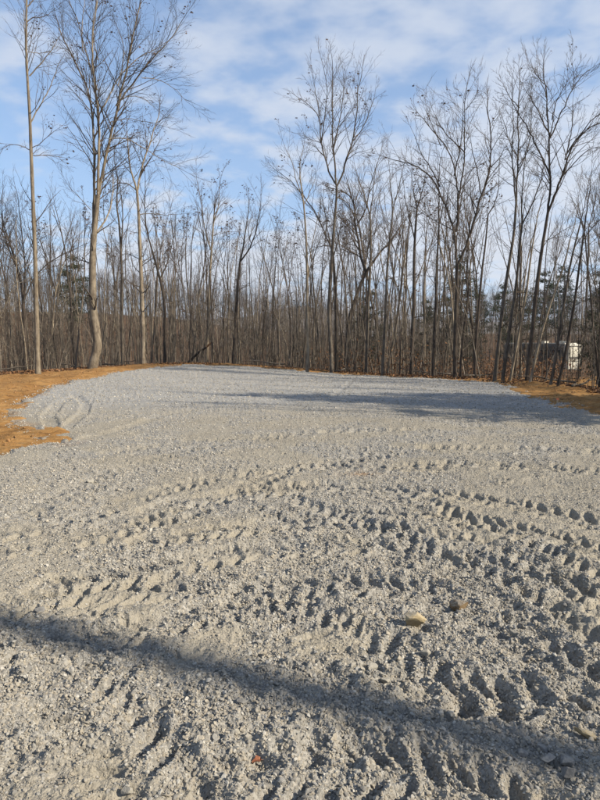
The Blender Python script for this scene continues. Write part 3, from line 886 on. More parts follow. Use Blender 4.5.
hero('stout pale tree with a knee bend at its base and several upright stems', (92, 371), 30.0,
     [(92, 372), (93, 364), (95.5, 355), (98, 347), (97, 337), (94.5, 322), (93, 305), (92.5, 285), (92.5, 265), (93, 246), (95, 225), (97, 208), (98, 195)], (10, 5.6),
     [([(94, 248), (92, 225), (92, 195), (91, 165), (89, 130), (86.5, 105), (83, 86), (76, 70), (66, 50), (57, 33), (48, 14)], 3.44, .12),
      ([(98, 197), (99, 170), (101, 140), (101, 112), (98, 90), (96.5, 62), (98, 35), (103, 12), (106, -10)], 3.12, -.1),
      ([(98, 197), (102, 170), (108, 138), (112, 120), (116, 104), (118, 86), (124, 66), (127, 42), (131, 20), (136, -5)], 3.44, .08),
      ([(116, 106), (122, 99), (135, 85), (150, 69), (163, 57), (175, 47), (184, 34)], 1.97, -.2), ([(97, 232), (104, 220), (108, 206), (109, 190), (107, 168)], 2.13, .3),
      ([(122, 99), (132, 95), (145, 99), (155, 108)], 0.98), ([(110, 122), (124, 117), (140, 118), (156, 121)], 0.98), ([(109, 139), (124, 137), (142, 146), (160, 158), (178, 166)], 1.23, .1),
      ([(97, 90), (91, 66), (85, 48), (80, 22), (72, 5)], 1.64), ([(101, 112), (108, 92), (113, 76), (121, 62), (134, 46), (150, 35), (160, 26)], 1.64, .3),
      ([(118, 86), (121, 60), (121, 40), (112, 18)], 1.23), ([(142, 78), (152, 76), (170, 82), (184, 96)], 0.90), ([(90, 110), (78, 96), (70, 88)], 0.98), ([(91, 210), (80, 198), (72, 190)], 0.82),
      ([(98, 60), (92, 40), (88, 15), (90, -15)], 1.23), ([(83, 52), (80, 25), (82, 0), (80, -20)], 1.15)], M['pale'], 2, b1=8, reach=1.1, leafy=.14, low_br=5)
hero('mottled pale tree forking high up, second to the right of the bent pale tree', (143, 365), 33.0,
     [(143, 366), (143, 335), (142, 300), (141, 270), (139.5, 235), (138.5, 210), (137, 192)], (5.0, 3.2),
     [([(137, 192), (133, 178), (128, 165), (126, 145), (124, 128)], 2.2), ([(137, 192), (139, 175), (141, 160), (146, 140), (150, 122), (154, 104)], 2.4),
      ([(136, 190), (128, 183), (118, 182), (110, 187), (103, 197)], 1.3), ([(138, 215), (150, 212), (162, 214), (175, 212)], 1.0), ([(141, 262), (150, 258), (158, 248)], 1.0)],
     M['pale'], 3, low_br=14, leafy=.45)
hero('slim pale tree with twin stems between the bent tree and the mottled one', (122, 366), 34.0,
     [(123, 367), (122, 320), (122, 280), (121, 250), (119, 222)], (3.4, 2.4),
     [([(121, 250), (124, 225), (124, 205), (122, 185)], 1.8), ([(119, 222), (116, 205), (117, 180), (113, 160)], 2.0)], M['grey'], 4, low_br=8)
hero('dark crooked tree spreading wide limbs behind the straight pale tree at far left', (25, 375), 33.0,
     [(26, 378), (25, 340), (24, 310), (22, 285), (17, 268)], (4.6, 3.4),
     [([(17, 268), (10, 250), (3, 232), (-4, 212)], 2.6), ([(20, 275), (13, 255), (8, 232), (10, 205)], 2.0), ([(24, 300), (30, 282), (38, 268), (52, 256), (70, 246)], 1.8),
      ([(24, 305), (29, 275), (30, 240), (30, 205)], 1.8)], M['dark'], 5, b1=9)
hero('dark leaning tree bowed to the left, behind the mottled pale tree', (165, 366), 36.0,
     [(165, 368), (165, 335), (165, 308), (162, 286), (157, 268), (152, 250)], (4.0, 2.6),
     [([(152, 250), (147, 228), (148, 205), (150, 185)], 1.8), ([(160, 280), (168, 258), (172, 232)], 1.6)], M['dark'], 6, low_br=5)
hero('slender pale tree rising beside the leaning broken log', (207, 365), 37.0,
     [(206, 367), (208, 340), (209, 305), (210, 272), (212, 243), (214, 215)], (3.4, 2.0),
     [([(211, 250), (205, 228), (203, 205), (200, 188)], 1.4), ([(213, 225), (219, 208), (221, 188)], 1.4)], M['pale'], 7, low_br=10, leafy=.5)
hero('dark forked tree in the thick brown stand left of the middle', (235, 367), 36.0,
     [(233, 369), (235, 335), (237, 300), (238, 280), (240, 262)], (4.2, 3.0),
     [([(240, 262), (244, 245), (246, 230), (249, 212)], 2.0), ([(240, 262), (250, 250), (256, 236), (260, 218), (262, 205)], 1.8)], M['dark'], 8, low_br=8, leafy=.5)
hero('tall tree in the middle with a tulip-shaped crown standing above its neighbours', (332, 375), 30.5,
     [(332, 377), (331, 350), (329.5, 325), (329, 305), (331, 270), (333, 240), (335, 215), (337, 193), (336.5, 184)], (4.6, 2.9),
     [([(336.5, 185), (332, 177), (328, 170), (326, 158), (321, 143), (320, 115), (314, 106), (306, 99)], 2.0, .1), ([(336, 184), (335, 168), (333, 152), (332, 126), (332, 96), (332, 72)], 2.0, -.1),
      ([(337, 186), (343, 175), (346, 160), (353, 141), (357, 115), (358, 88), (362, 74)], 2.1, .05), ([(333, 150), (337, 134), (341, 112), (345, 88), (345, 68)], 1.4),
      ([(321, 143), (325, 118), (327, 92), (322, 74)], 1.2), ([(320, 116), (316, 96), (313, 80)], 1.1), ([(353, 141), (362, 130), (370, 112), (374, 98)], 1.2),
      ([(346, 160), (356, 154), (364, 153)], .9), ([(321, 143), (312, 140), (303, 136)], .8), ([(337, 197), (345, 200), (351, 207), (356, 215)], 1.3)],
     M['grey'], 9, b1=8, reach=.85, top_kids=False, leafy=.09, low_br=3)
hero('tree with one long limb slanting up to the left beside the tall middle tree', (318, 375), 31.5,
     [(336, 377), (336, 330), (336, 290), (333, 250)], (3.2, 2.2),
     [([(334, 255), (327, 238), (316, 212), (305, 196), (298, 188), (291, 178), (282, 172)], 1.8, .1), ([(334, 255), (340, 232), (342, 212)], 1.4), ([(330, 246), (322, 246), (313, 250)], .9)], M['dark'], 10, b1=7, top_kids=False)
hero('slim whitish trunk at the middle of the wood, left of the tall middle tree', (307, 374), 30.0,
     [(307, 376), (308, 345), (307, 300), (307, 265), (306, 235), (304, 205), (300, 178)], (3.4, 1.8),
     [([(303, 200), (296, 180), (292, 162), (286, 150)], 1.2), ([(300, 178), (300, 160), (304, 142)], 1.2), ([(304, 205), (311, 190), (316, 176)], 1.0)], M['pale'], 11, low_br=6, leafy=.3)
hero('thick dark trunk leaning hard right with a long dark limb', (347, 376), 33.0,
     [(346, 378), (347, 345), (349, 320), (355, 300), (361, 283), (367, 270), (374, 261)], (5.0, 3.6),
     [([(374, 261), (381, 251), (389, 243), (396, 234), (404, 222)], 2.6), ([(366, 272), (361, 256), (360, 240), (356, 222), (357, 200), (351, 186), (342, 183)], 3.2), ([(358, 255), (348, 252), (338, 249)], 1.4),
      ([(357, 226), (367, 208), (369, 190), (375, 170)], 1.8)], M['dark'], 12, b1=8, reach=1.1)
hero('straight grey tree next right of the dark leaning one', (366, 376), 30.0,
     [(366, 378), (367, 340), (368, 305), (370, 275), (371, 245), (370, 215)], (3.6, 2.2),
     [([(370, 215), (366, 198), (361, 180), (357, 165)], 1.5), ([(370, 215), (374, 192), (375, 172), (379, 160)], 1.5)], M['grey'], 13, low_br=7)
hero('narrow tree with close pale stems midway between the middle tree and the wide-forked one', (383, 377), 28.5,
     [(382, 379), (384, 345), (386, 305), (387, 270), (390, 238), (393, 210)], (3.6, 2.1),
     [([(393, 210), (390, 190), (388, 172)], 1.4), ([(393, 210), (398, 188), (402, 170)], 1.4), ([(387, 275), (394, 280), (397, 292), (393, 310)], 1.0)], M['grey'], 14, low_br=7)
hero('grey tree with a tight bushy head, left neighbour of the wide-forked tree', (412, 378), 29.0,
     [(411, 380), (412, 345), (414, 300), (414, 260), (415, 235), (417, 208)], (4.4, 2.6),
     [([(415, 240), (408, 215), (404, 195)], 1.7), ([(417, 208), (422, 190), (425, 172)], 1.7), ([(417, 208), (413, 190), (412, 172)], 1.6)], M['dark'], 15, low_br=9)
hero('straight dark pole of a tree just left of the wide-forked tree', (434, 379), 27.5,
     [(433, 381), (434, 345), (436, 300), (437, 262), (439, 225)], (3.8, 2.2),
     [([(439, 225), (437, 202), (435, 182), (436, 165)], 1.6), ([(439, 225), (443, 205), (444, 185)], 1.4)], M['dark'], 16, low_br=6)
hero('dark tree with a deep V low on its trunk and broad round crown', (455, 381), 26.0,
     [(455, 383), (455, 350), (456, 315), (457, 290), (457.5, 264)], (5.0, 3.8),
     [([(457, 266), (456, 245), (455, 228), (447, 205), (440, 187), (435, 176), (422, 164), (411, 160), (401, 157)], 2.8, .1), ([(456, 232), (458, 205), (455, 182), (453, 172), (449, 160), (441, 146), (431, 137), (424, 128)], 2.2, -.12),
      ([(457.5, 210), (461, 185), (465, 160), (466, 130), (466, 104), (468, 88)], 2.0, .05), ([(458, 264), (468, 241), (476, 212), (480, 196), (487, 180), (489, 160), (489, 136), (485, 112)], 2.9, -.05),
      ([(465, 153), (455, 141), (444, 126), (438, 110)], 1.4), ([(454, 176), (458, 155), (460, 128), (459, 108)], 1.5), ([(440, 187), (431, 166), (422, 152), (416, 132)], 1.5),
      ([(441, 146), (432, 124), (427, 112)], 1.1), ([(481, 194), (480, 170), (477, 148), (476, 130)], 1.4), ([(488, 170), (498, 160), (504, 148)], 1.1), ([(466, 110), (474, 100), (478, 90)], .9)],
     M['dark'], 17, b1=8, reach=.85, top_kids=False, leafy=.03)
hero('dark straight trunk between the wide-forked tree and the twin grey stems on the right', (478, 382), 25.5,
     [(474, 384), (476, 345), (479, 305), (482, 270), (486, 240), (488, 215)], (3.2, 1.9),
     [([(488, 215), (494, 205), (497, 190), (496, 172)], 1.3), ([(482, 270), (474, 252), (468, 236)], 1.2)], M['dark'], 18, low_br=6)
hero('leaning grey trunk with a narrow upright head, left of the tallest right tree', (499, 383), 23.8,
     [(494, 385), (498, 350), (503, 305), (508, 270), (514, 235), (516, 205)], (4.6, 3.0),
     [([(516, 205), (517, 180), (520, 150), (519, 120), (521, 98), (522, 78)], 2.2, .05), ([(516, 205), (512, 185), (507, 162), (507, 135), (503, 110)], 1.8), ([(519, 160), (510, 140), (507, 122)], 1.2), ([(520, 108), (512, 98), (508, 90)], 1.0),
      ([(517, 175), (526, 155), (530, 130), (530, 108)], 1.4)], M['grey'], 19, b1=9, reach=.75, top_kids=False, low_br=4)
hero('second leaning grey trunk close beside the narrow-headed one, mottled brown higher up', (510, 383), 23.2,
     [(502, 386), (505, 362), (511, 320), (517, 280), (519, 250), (522, 225)], (4.0, 2.6),
     [([(522, 225), (530, 205), (536, 185), (538, 165)], 1.8), ([(522, 225), (522, 200), (524, 180), (527, 150)], 1.8)], M['grey'], 20, b1=8, low_br=5)
hero('tall dark tree at right, its broad crown swinging big limbs out right', (527, 384), 22.8,
     [(526, 387), (529, 360), (533, 325), (535, 302), (538, 278), (541, 255), (545, 230), (548, 212)], (4.8, 3.6),
     [([(548, 212), (551, 185), (550, 160), (551, 136), (549, 108), (549, 88), (546, 70)], 2.6, .05), ([(551, 178), (545, 158), (538, 142), (534, 128), (525, 110), (519, 96)], 2.0, .2), ([(551, 138), (544, 124), (535, 106), (527, 94)], 1.5),
      ([(551, 136), (557, 122), (565, 106), (572, 90), (582, 76), (590, 69)], 1.7), ([(548, 212), (556, 190), (562, 172), (566, 155), (575, 140), (586, 130), (602, 124)], 2.8, -.1),
      ([(565, 160), (569, 140), (571, 122), (570, 106)], 1.4), ([(566, 155), (578, 136), (590, 120), (604, 112)], 1.6, -.2), ([(552, 120), (555, 104), (562, 90), (570, 78)], 1.2),
      ([(548, 118), (545, 98), (538, 86), (534, 76)], 1.2), ([(563, 176), (575, 160), (584, 152), (600, 150)], 1.3), ([(549, 90), (540, 76), (536, 66)], .9), ([(551, 195), (542, 180), (535, 176)], 1.1),
      ([(572, 90), (576, 76), (575, 66)], .9)],
     M['dark'], 21, b1=9, reach=.8, top_kids=False, leafy=.02, low_br=4)
hero('thin pale trunk leaning strongly right in front of the parked camper', (536, 385), 22.0,
     [(529, 388), (535, 360), (541, 335), (549, 308), (556, 288), (565, 262), (570, 240)], (3.0, 1.6),
     [([(570, 240), (577, 222), (580, 205)], 1.1), ([(556, 288), (556, 265), (560, 245)], 1.0)], M['pale'], 22, low_br=5)
hero('slim grey tree leaning right, just left of the camper\'s white end', (555, 388), 20.8,
     [(549, 391), (554, 368), (558, 340), (564, 305), (568, 275), (574, 248), (580, 225)], (3.4, 2.0),
     [([(580, 225), (585, 205), (589, 185)], 1.3), ([(574, 248), (585, 232), (594, 220)], 1.2), ([(566, 290), (572, 268), (580, 250), (592, 240)], 1.0)], M['grey'], 23, low_br=6)
hero('slim dark tree leaning right across the white end of the camper', (563, 390), 20.0,
     [(556, 393), (563, 365), (569, 335), (575, 300), (579, 268), (583, 240), (586, 215)], (3.4, 2.0),
     [([(586, 215), (589, 196), (592, 172)], 1.4), ([(583, 240), (593, 226), (604, 216)], 1.2), ([(576, 292), (586, 278), (600, 270)], 1.0)], M['dark'], 24, low_br=7)
hero('straight pale pole with a clean stem, second leaning trunk left of the camper', (517, 384), 23.4,
     [(509, 387), (515, 355), (521, 322), (527, 288), (531, 255), (536, 225)], (3.0, 1.8),
     [([(536, 225), (540, 205), (546, 190)], 1.2), ([(531, 255), (527, 232), (528, 210)], 1.0)], M['pale'], 25, low_br=3)

# ---- the rest of the wood: a few kinds, copied one by one
def bg_variant(seed, H, r0, bark, spread, fork, density, lean=0.0, clean=0.35, leafy=0.0, leaders=2):
    """a forest-grown tree: one long stem, short side branches, a narrow head"""
    rg = random.Random(seed)
    out = {}; tips = []
    n = 18; pts = [Vector((0, 0, -0.6))]; rad = [r0 * 1.45]
    d = Vector((lean, rg.uniform(-.03, .03), 1)).normalized()
    for k in range(1, n):
        d = (d + Vector((rg.gauss(0, .035), rg.gauss(0, .035), .03))).normalized()
        pts.append(pts[-1] + d * ((H * fork + .6) / (n - 1))); rad.append(r0 * (1 - .5 * k / (n - 1)))
    trunk = [(pts, rad)]
    for j in range(leaders):
        a = rg.uniform(.05, .30) if leaders > 1 else .03
        nd = d * math.cos(a) + perp(d, rg) * math.sin(a)
        grow(out, pts[-1], nd, H * (1 - fork) * rg.uniform(.75, 1.0), rad[-1] * rg.uniform(.6, .85), 1, 4, rg, .06, .07, (4, density + 2, 4, 4), (.35, .85), tips, .34)
    for j in range(int(density * 2.4)):
        i = rg.randint(int(n * clean), n - 2); td = (pts[i + 1] - pts[i]).normalized()
        a = rg.uniform(.55, 1.3); nd = td * math.cos(a) + perp(td, rg) * math.sin(a)
        grow(out, pts[i], nd, spread * rg.uniform(.35, 1.2), max(.008, rad[i] * .22), 2, 4, rg, .10, .2, (4, 4, 3), (.4, 1.0), tips, .5)
    allp = [(p, r) for lv in out.values() for (p, r) in lv]
    big = [q for q in allp if q[1][0] > .022]; small = [q for q in allp if q[1][0] <= .022]
    V0, Q0 = tubes_arrays(trunk, 9)
    Vs = []; Qs = []; b = 0
    for lst, sd_ in ((big, 4), (small, 3)):
        if not lst: continue
        V, Q = tubes_arrays(lst, sd_); Vs.append(V); Qs.append(Q + b); b += len(V)
    tm = np_mesh('trunk', V0, Q0, True, bark)
    cm = np_mesh('crown', np.concatenate(Vs), np.concatenate(Qs), True, M['twig'])
    lm = None
    if leafy:
        sp = [t for t in tips if rg.random() < leafy]
        if sp: lm = leaf_mesh('dried_leaves', sp, .06, rg, M['leaf'])
    return dict(trunk=tm, crown=cm, leaves=lm, H=H)
KINDS = {'pale': [], 'grey': [], 'dark': [], 'leafy': []}
for s in range(5): KINDS['grey'].append(bg_variant(300 + s, 11 + s * .7, (.045, .06, .075, .09, .055)[s], M['grey'], 1.1 + .1 * s, (.80, .62, .72, .55, .84)[s], 6, .03 * (s - 2), (.5, .4, .45, .4, .55)[s], 0, (1, 2, 2, 3, 1)[s]))
for s in range(4): KINDS['pale'].append(bg_variant(320 + s, 10 + s, (.04, .05, .06, .045)[s], M['pale'], 1.0, (.82, .74, .68, .86)[s], 5, .03 * (s - 1), .5, 0, (1, 1, 2, 1)[s]))
for s in range(4): KINDS['dark'].append(bg_variant(340 + s, 11 + s * .9, (.06, .07, .10, .05)[s], M['dark'], 1.4, (.6, .75, .5, .82)[s], 6, .04 * (1 - s), .4, 0, (3, 2, 3, 1)[s]))
for s in range(3): KINDS['leafy'].append(bg_variant(360 + s, 10 + s, (.05, .06, .07)[s], M['grey'], 1.2, (.7, .6, .78)[s], 6, 0, .35, .22, 2))
TREE_WORD = {'pale': 'slim pale-trunked bare tree', 'grey': 'grey-trunked bare tree', 'dark': 'dark-trunked bare tree', 'leafy': 'grey bare tree with a few brown leaves still hanging'}
def place_bg(kind, var, x, y, rz, s, label, group, tilt=(0, 0)):
    z = float(land(np.array([x]), np.array([y]))[0])
    o = empty('bare_tree', (x, y, z), rz); o.scale = (s, s, s * .97 + .03); o.rotation_euler = (tilt[0], tilt[1], rz)
    v = KINDS[kind][var % len(KINDS[kind])]
    link('trunk', v['trunk'], o); link('crown', v['crown'], o)
    if v['leaves']: tag(link('dried_leaves', v['leaves'], o), kind='stuff')
    tag(o, label, 'tree', group)
    return o
ZONES = [(38, 'left of straight pale tree'), (92, 'between straight and bent trees'), (143, 'between bent and mottled trees'), (205, 'left of broken log'),
         (235, 'right of broken log'), (270, 'left of middle'), (303, 'in the middle'), (335, 'by the tulip-shaped crown'), (370, 'by dark leaning trunk'),
         (415, 'right of leaning trunk'), (457, 'left of wide-forked tree'), (497, 'right of wide-forked tree'), (530, 'among the leaning trunks'), (566, 'by camper side'), (9999, 'right of camper')]
def place_wood():
    rg = random.Random(77); placed = []; n = 0; tries = 0; classes = {}
    hero_xy = [(o.location.x, o.location.y) for o in bpy.data.objects if o.name.startswith('bare_tree')]
    while n < 262 and tries < 20000:
        tries += 1
        t = rg.uniform(-.62, .62); Yd = rg.uniform(19, 62)
        x, y = t * Yd, Yd
        o = float(-poly_sd(np.array([x]), np.array([y]), CLEARING)[0])
        if o < 0.6 or rg.random() < (o - 2) / 55.0: continue
        if .30 < t < .49 and y < 66 and rg.random() < .78: continue
        mind = .75 if o < 8 else 1.1
        if any((x - a) ** 2 + (y - b) ** 2 < mind * mind for a, b in placed): continue
        if any((x - a) ** 2 + (y - b) ** 2 < .35 for a, b in hero_xy): continue
        placed.append((x, y)); n += 1
        deep = o > 9
        kind = rg.choices(['pale', 'grey', 'dark', 'leafy'], [.24, .34, .28, .14] if t < .2 else [.2, .34, .42, .04])[0]
        # crown line of the photo: lower towards the left of the middle, higher at the right
        cap = np.interp(t, [-.55, -.3, -.15, -.08, 0, .1, .25, .4, .55], [185, 195, 190, 215, 190, 165, 150, 150, 150]) + rg.uniform(-8, 45)
        top = at(300 + t * F, cap, y).z
        v = rg.randint(0, 3); vv = KINDS[kind][v % len(KINDS[kind])]
        z0 = float(land(np.array([x]), np.array([y]))[0])
        s = max(.55, min(1.35, (top - z0) / vv['H']))
        lean = .02 + .08 * max(0, t) * 1.2
        ob = place_bg(kind, v, x, y, rg.uniform(0, 6.28), s * rg.uniform(.92, 1.03), None, None, (rg.gauss(0, .02), lean + rg.gauss(0, .025)))
        px = 300 + t * F
        zone = next(w for lim, w in ZONES if px < lim)
        classes.setdefault((kind, deep, zone), []).append((px, ob))
    for (kind, deep, zone), lst in classes.items():
        lst.sort(key=lambda q: q[0])
        for k, (px, ob) in enumerate(lst):
            rank = '' if len(lst) == 1 else ' leftmost' if k == 0 else ' rightmost' if k == len(lst) - 1 else ' ' + ['second', 'third', 'fourth', 'fifth', 'sixth', 'seventh', 'eighth', 'ninth', 'tenth', 'eleventh', 'twelfth', 'thirteenth', 'fourteenth', 'fifteenth'][min(k - 1, 13)] + ' from left'
            tag(ob, '%s %s tree,%s %s' % ('far' if deep else 'front', {'leafy': 'brown-leaved bare'}.get(kind, kind + '-barked bare'), rank + ',' if rank else ' standing', zone), 'tree', 'bare trees of the wood behind the gravel pad')
    return placed
PLACED = place_wood()

# trees beyond the right edge of the frame; their shadows fall across the pad
def shade_pines():  # unseen pines added for their dense shade on the right of the pad
    for k, (x, y, v, s) in enumerate([(11.3, 9.6, 3, 1.25), (11.8, 11.4, 0, 1.1), (14.2, 11.2, 2, 1.35), (17.0, 9.4, 0, 1.5), (19.5, 11.0, 2, 1.5), (21.0, 8.4, 0, 1.8), (12.4, 14.0, 3, 1.3)]):
        z = float(land(np.array([x]), np.array([y]))[0])
        o = empty('pine_tree', (x, y, z), k * 1.7); o.scale = (s, s, s)
        a, b, c = PINES[v]
        link('trunk', a, o); link('branches', b, o); link('foliage', c, o)
        tag(o, 'green pine added out of view at right to shade the pad', 'tree', 'pines added out of view for shade')
def right_trees():
    rg = random.Random(9)
    spots = [(18.2, 8.6, 1.35), (19.4, 9.6, 1.4), (16.8, 8.2, 1.3), (20.6, 10.4, 1.5), (15.2, 8.8, 1.2), (12.2, 12.2, .9), (13.9, 15.9, .9), (15.0, 14.1, 1.0), (14.6, 18.4, 1.0), (12.4, 18.2, .9), (17.0, 17.2, 1), (21, 12.5, 1.1), (22.5, 9.5, 1.1), (20, 9, 1.05), (24, 13, 1.1), (11.9, 9.3, .80), (12.8, 11.4, .85), (13.6, 9.4, .9), (11.2, 13.2, .8), (14.6, 12.6, .9), (12.6, 14.8, .85), (16.0, 10.4, 1.0), (17.2, 13.4, 1.0),
             (15.3, 15.8, .95), (13.4, 17.6, .9), (11.6, 16.4, .8), (18.5, 16.5, 1.0), (16.4, 19, 1.0), (13.8, 21, .9), (19.5, 11.8, 1.0), (20.5, 15, 1.0), (11.5, 19.2, .9), (18, 21, 1)]
    for k, (x, y, s) in enumerate(spots):
        kind = ['dark', 'grey', 'grey', 'dark'][k % 4]
        place_bg(kind, k, x, y, rg.uniform(0, 6.28), s * rg.uniform(.9, 1.05), '%s just beyond the right edge of the view' % TREE_WORD[kind], 'trees out of view on the right, %s' % kind)
right_trees()
# the one thick trunk whose long shadow crosses the foreground
def shadow_trunk():
    t = 19.0
    x, y = 1.1 + t * math.sin(SUN_AZ), 2.13 + t * math.cos(SUN_AZ)
    rg = random.Random(4); z = float(land(np.array([x]), np.array([y]))[0])
    root = empty('bare_tree', (x, y, z))
    pts = [Vector((rg.gauss(0, .015), rg.gauss(0, .015), -.5 + k * 1.0)) for k in range(19)]
    link('trunk', tube_mesh('trunk', [(pts, [.165 - .003 * k for k in range(19)])], 14, M['grey']), root)
    out = {}
    for j in range(3):
        grow(out, pts[-1], Vector((rg.gauss(0, .4), rg.gauss(0, .4), 1)), 3, .08, 1, 3, rg)
    link('crown', tube_mesh('crown', [q for l in out.values() for q in l], 4, M['twig']), root)
    tag(root, 'tall thick-trunked tree behind the right shoulder, throwing the dark band across the near gravel', 'tree')
shadow_trunk()

# deeper wood and undergrowth, too many to count
def copies_collection(name, meshes):
    c = bpy.data.collections.new(name)
    for k, m in enumerate(meshes): c.objects.link(bpy.data.objects.new('%s_%02d' % (name, k), m))
    return c
def join_meshes(name, a, b):
    me = bpy.data.meshes.new(name); 
    Va = np.zeros(len(a.vertices) * 3, np.float32); a.vertices.foreach_get('co', Va)
    Vb = np.zeros(len(b.vertices) * 3, np.float32); b.vertices.foreach_get('co', Vb)
    Qa = np.zeros(len(a.loops), np.int32); a.loops.foreach_get('vertex_index', Qa)
    Qb = np.zeros(len(b.loops), np.int32); b.loops.foreach_get('vertex_index', Qb)
    V = np.concatenate([Va.reshape(-1, 3), Vb.reshape(-1, 3)]); Q = np.concatenate([Qa.reshape(-1, 4), Qb.reshape(-1, 4) + len(Va) // 3])
    me = np_mesh(name, V, Q, True, a.materials[0]); me.materials.append(b.materials[0])
    mi = np.r_[np.zeros(len(Qa) // 4, np.int32), np.ones(len(Qb) // 4, np.int32)]
    me.polygons.foreach_set('material_index', mi)
    return me
far_coll = copies_collection('far_tree', [join_meshes('far_tree', v['trunk'], v['crown']) for k in ('grey', 'dark', 'pale') for v in KINDS[k]])
def deep_wood():
    rs = np.random.RandomState(21); n = 4300
    r = np.sqrt(rs.uniform(44 ** 2, 185 ** 2, n)); a = rs.uniform(-.75, .75, n)
    x = r * np.sin(a); y = r * np.cos(a)
    gap = (a > .06) & (a < .30) & (r > 75)
    keep = ~((x > 14) & (x < 29) & (y > 42) & (y < 60)) & (~gap | (rs.rand(n) < .35)) & (rs.rand(n) < np.interp(r, [44, 80, 115, 185], [.30, .42, .95, 1]))
    x = x[keep]; y = y[keep]; m = len(x)
    z = land(x, y)
    s = rs.uniform(.7, 1.0, m)
    gn_scatter('deep_wood', np.stack([x, y, z], -1), np.repeat(s[:, None], 3, 1), np.stack([rs.normal(0, .03, m), rs.normal(0, .03, m), rs.uniform(0, 6.28, m)], -1),
               rs.randint(0, 13, m), far_coll, 'bare trees deep in the wood and up the hillside, reading as one mass')
deep_wood()
# saplings and brush
def sapling(seed, H, r, dens, leaf=False):
    rg = random.Random(seed); out = {}; tips = []
    n = 8; pts = [Vector((0, 0, -.2))]; d = Vector((rg.gauss(0, .06), rg.gauss(0, .06), 1)).normalized()
    for k in range(1, n):
        d = (d + Vector((rg.gauss(0, .07), rg.gauss(0, .07), .02))).normalized(); pts.append(pts[-1] + d * H / (n - 1))
    out[0] = [(pts, [r * (1 - .75 * k / (n - 1)) for k in range(n)])]
    for j in range(dens):
        i = rg.randint(2, n - 2); a = rg.uniform(.5, 1.1); td = (pts[i + 1] - pts[i]).normalized()
        grow(out, pts[i], td * math.cos(a) + perp(td, rg) * math.sin(a), H * rg.uniform(.12, .3), r * .4, 2, 3, rg, .14, .16, (4, 4, 3), (.4, .9), tips)
    return tube_mesh('sapling', [q for l in out.values() for q in l], 4, M['sap%d' % (seed % 3)]), tips
M['sap0'] = flat_noise('sapling_bark_grey', (0.045, 0.038, 0.030), (0.098, 0.084, 0.066), 3, var=.3)
M['sap1'] = flat_noise('sapling_bark_brown', (0.025, 0.019, 0.015), (0.057, 0.046, 0.035), 3, var=.3)
M['sap2'] = flat_noise('sapling_bark_pale', (0.106, 0.088, 0.068), (0.194, 0.169, 0.136), 3, var=.3)
sap_coll = copies_collection('sapling_shape', [sapling(600 + k, 2.0 + .42 * k, .011 + .0028 * (k % 6), 8 + k % 5)[0] for k in range(12)])
def saplings():
    rs = np.random.RandomState(31); n = 10500
    yd = rs.uniform(17, 85, n); t = rs.uniform(-.72, .72, n); x = t * yd; y = yd
    o = -poly_sd(x, y, CLEARING)
    keep = (o > .5) & (rs.rand(n) < np.clip(.85 - o / 70, .15, 1) * np.clip(.8 + 1.5 * fbm(x, y, 6, 3, .5, 3), .15, 1)) & ~((t > .31) & (t < .485) & (y < 62) & (rs.rand(n) < .78))
    x = x[keep]; y = y[keep]; m = len(x)
    s = rs.uniform(.5, 1.05, m)
    gn_scatter('saplings', np.stack([x, y, land(x, y)], -1), np.repeat(s[:, None], 3, 1), np.stack([rs.normal(0, .035, m), rs.normal(.02, .035, m), rs.uniform(0, 6.28, m)], -1),
               rs.randint(0, 12, m), sap_coll, 'thicket of thin bare saplings under the trees')
saplings()
leaf_me = list_mesh('leaf_shape', [(-1, 0, 0), (-.3, -.5, .18), (.5, -.45, .12), (1.1, 0, -.1), (.5, .45, .2), (-.3, .5, .1), (0, 0, -.05)],
                    [(0, 1, 6), (1, 2, 6), (2, 3, 6), (3, 4, 6), (4, 5, 6), (5, 0, 6)], M['leaf'])
M['litter_leaf'] = flat_noise('fallen_leaf', (0.078, 0.036, 0.017), (0.180, 0.099, 0.048), 1.5, var=.4)
leaf_me.materials[0] = M['litter_leaf']
leaf_coll = copies_collection('leaf_shape', [leaf_me])
def fallen_leaves():
    rs = np.random.RandomState(41); n = 60000
    yd = rs.uniform(16, 46, n); x = rs.uniform(-.65, .65, n) * yd; y = yd
    o = -poly_sd(x, y, CLEARING)
    keep = (o > -.5 + .4 * rs.rand(n)) & (o < 16); x = x[keep]; y = y[keep]; m = len(x)
    gn_scatter('fallen_leaves', np.stack([x, y, land(x, y) + .03 + .05 * rs.rand(m)], -1), np.repeat((rs.uniform(.04, .085, m))[:, None], 3, 1),
               np.stack([rs.normal(0, .6, m), rs.normal(0, .6, m), rs.uniform(0, 6.28, m)], -1), np.zeros(m), leaf_coll, 'fallen brown leaves along the edge of the wood')
    # leaves still hanging on low brush, behind the right half of the pad
    n = 8000; cl = rs.uniform(0, 1, (130, 2)); k = rs.randint(0, 130, n)
    cy = 27 + 24 * cl[k, 1]; cxx = cy * (.02 + .42 * cl[k, 0])
    x = cxx + rs.normal(0, .8, n); y = cy + rs.normal(0, .8, n)
    o = -poly_sd(x, y, CLEARING); q = (o > .8) & (rs.rand(n) < 1); x = x[q]; y = y[q]; m = len(x)
    gn_scatter('brush_leaves', np.stack([x, y, land(x, y) + .2 + 1.7 * rs.beta(1.3, 2.4, m)], -1), np.repeat((rs.uniform(.035, .07, m))[:, None], 3, 1),
               rs.uniform(0, 6.28, (m, 3)), np.zeros(m), leaf_coll, 'withered russet leaves hanging on the low brush')
fallen_leaves()

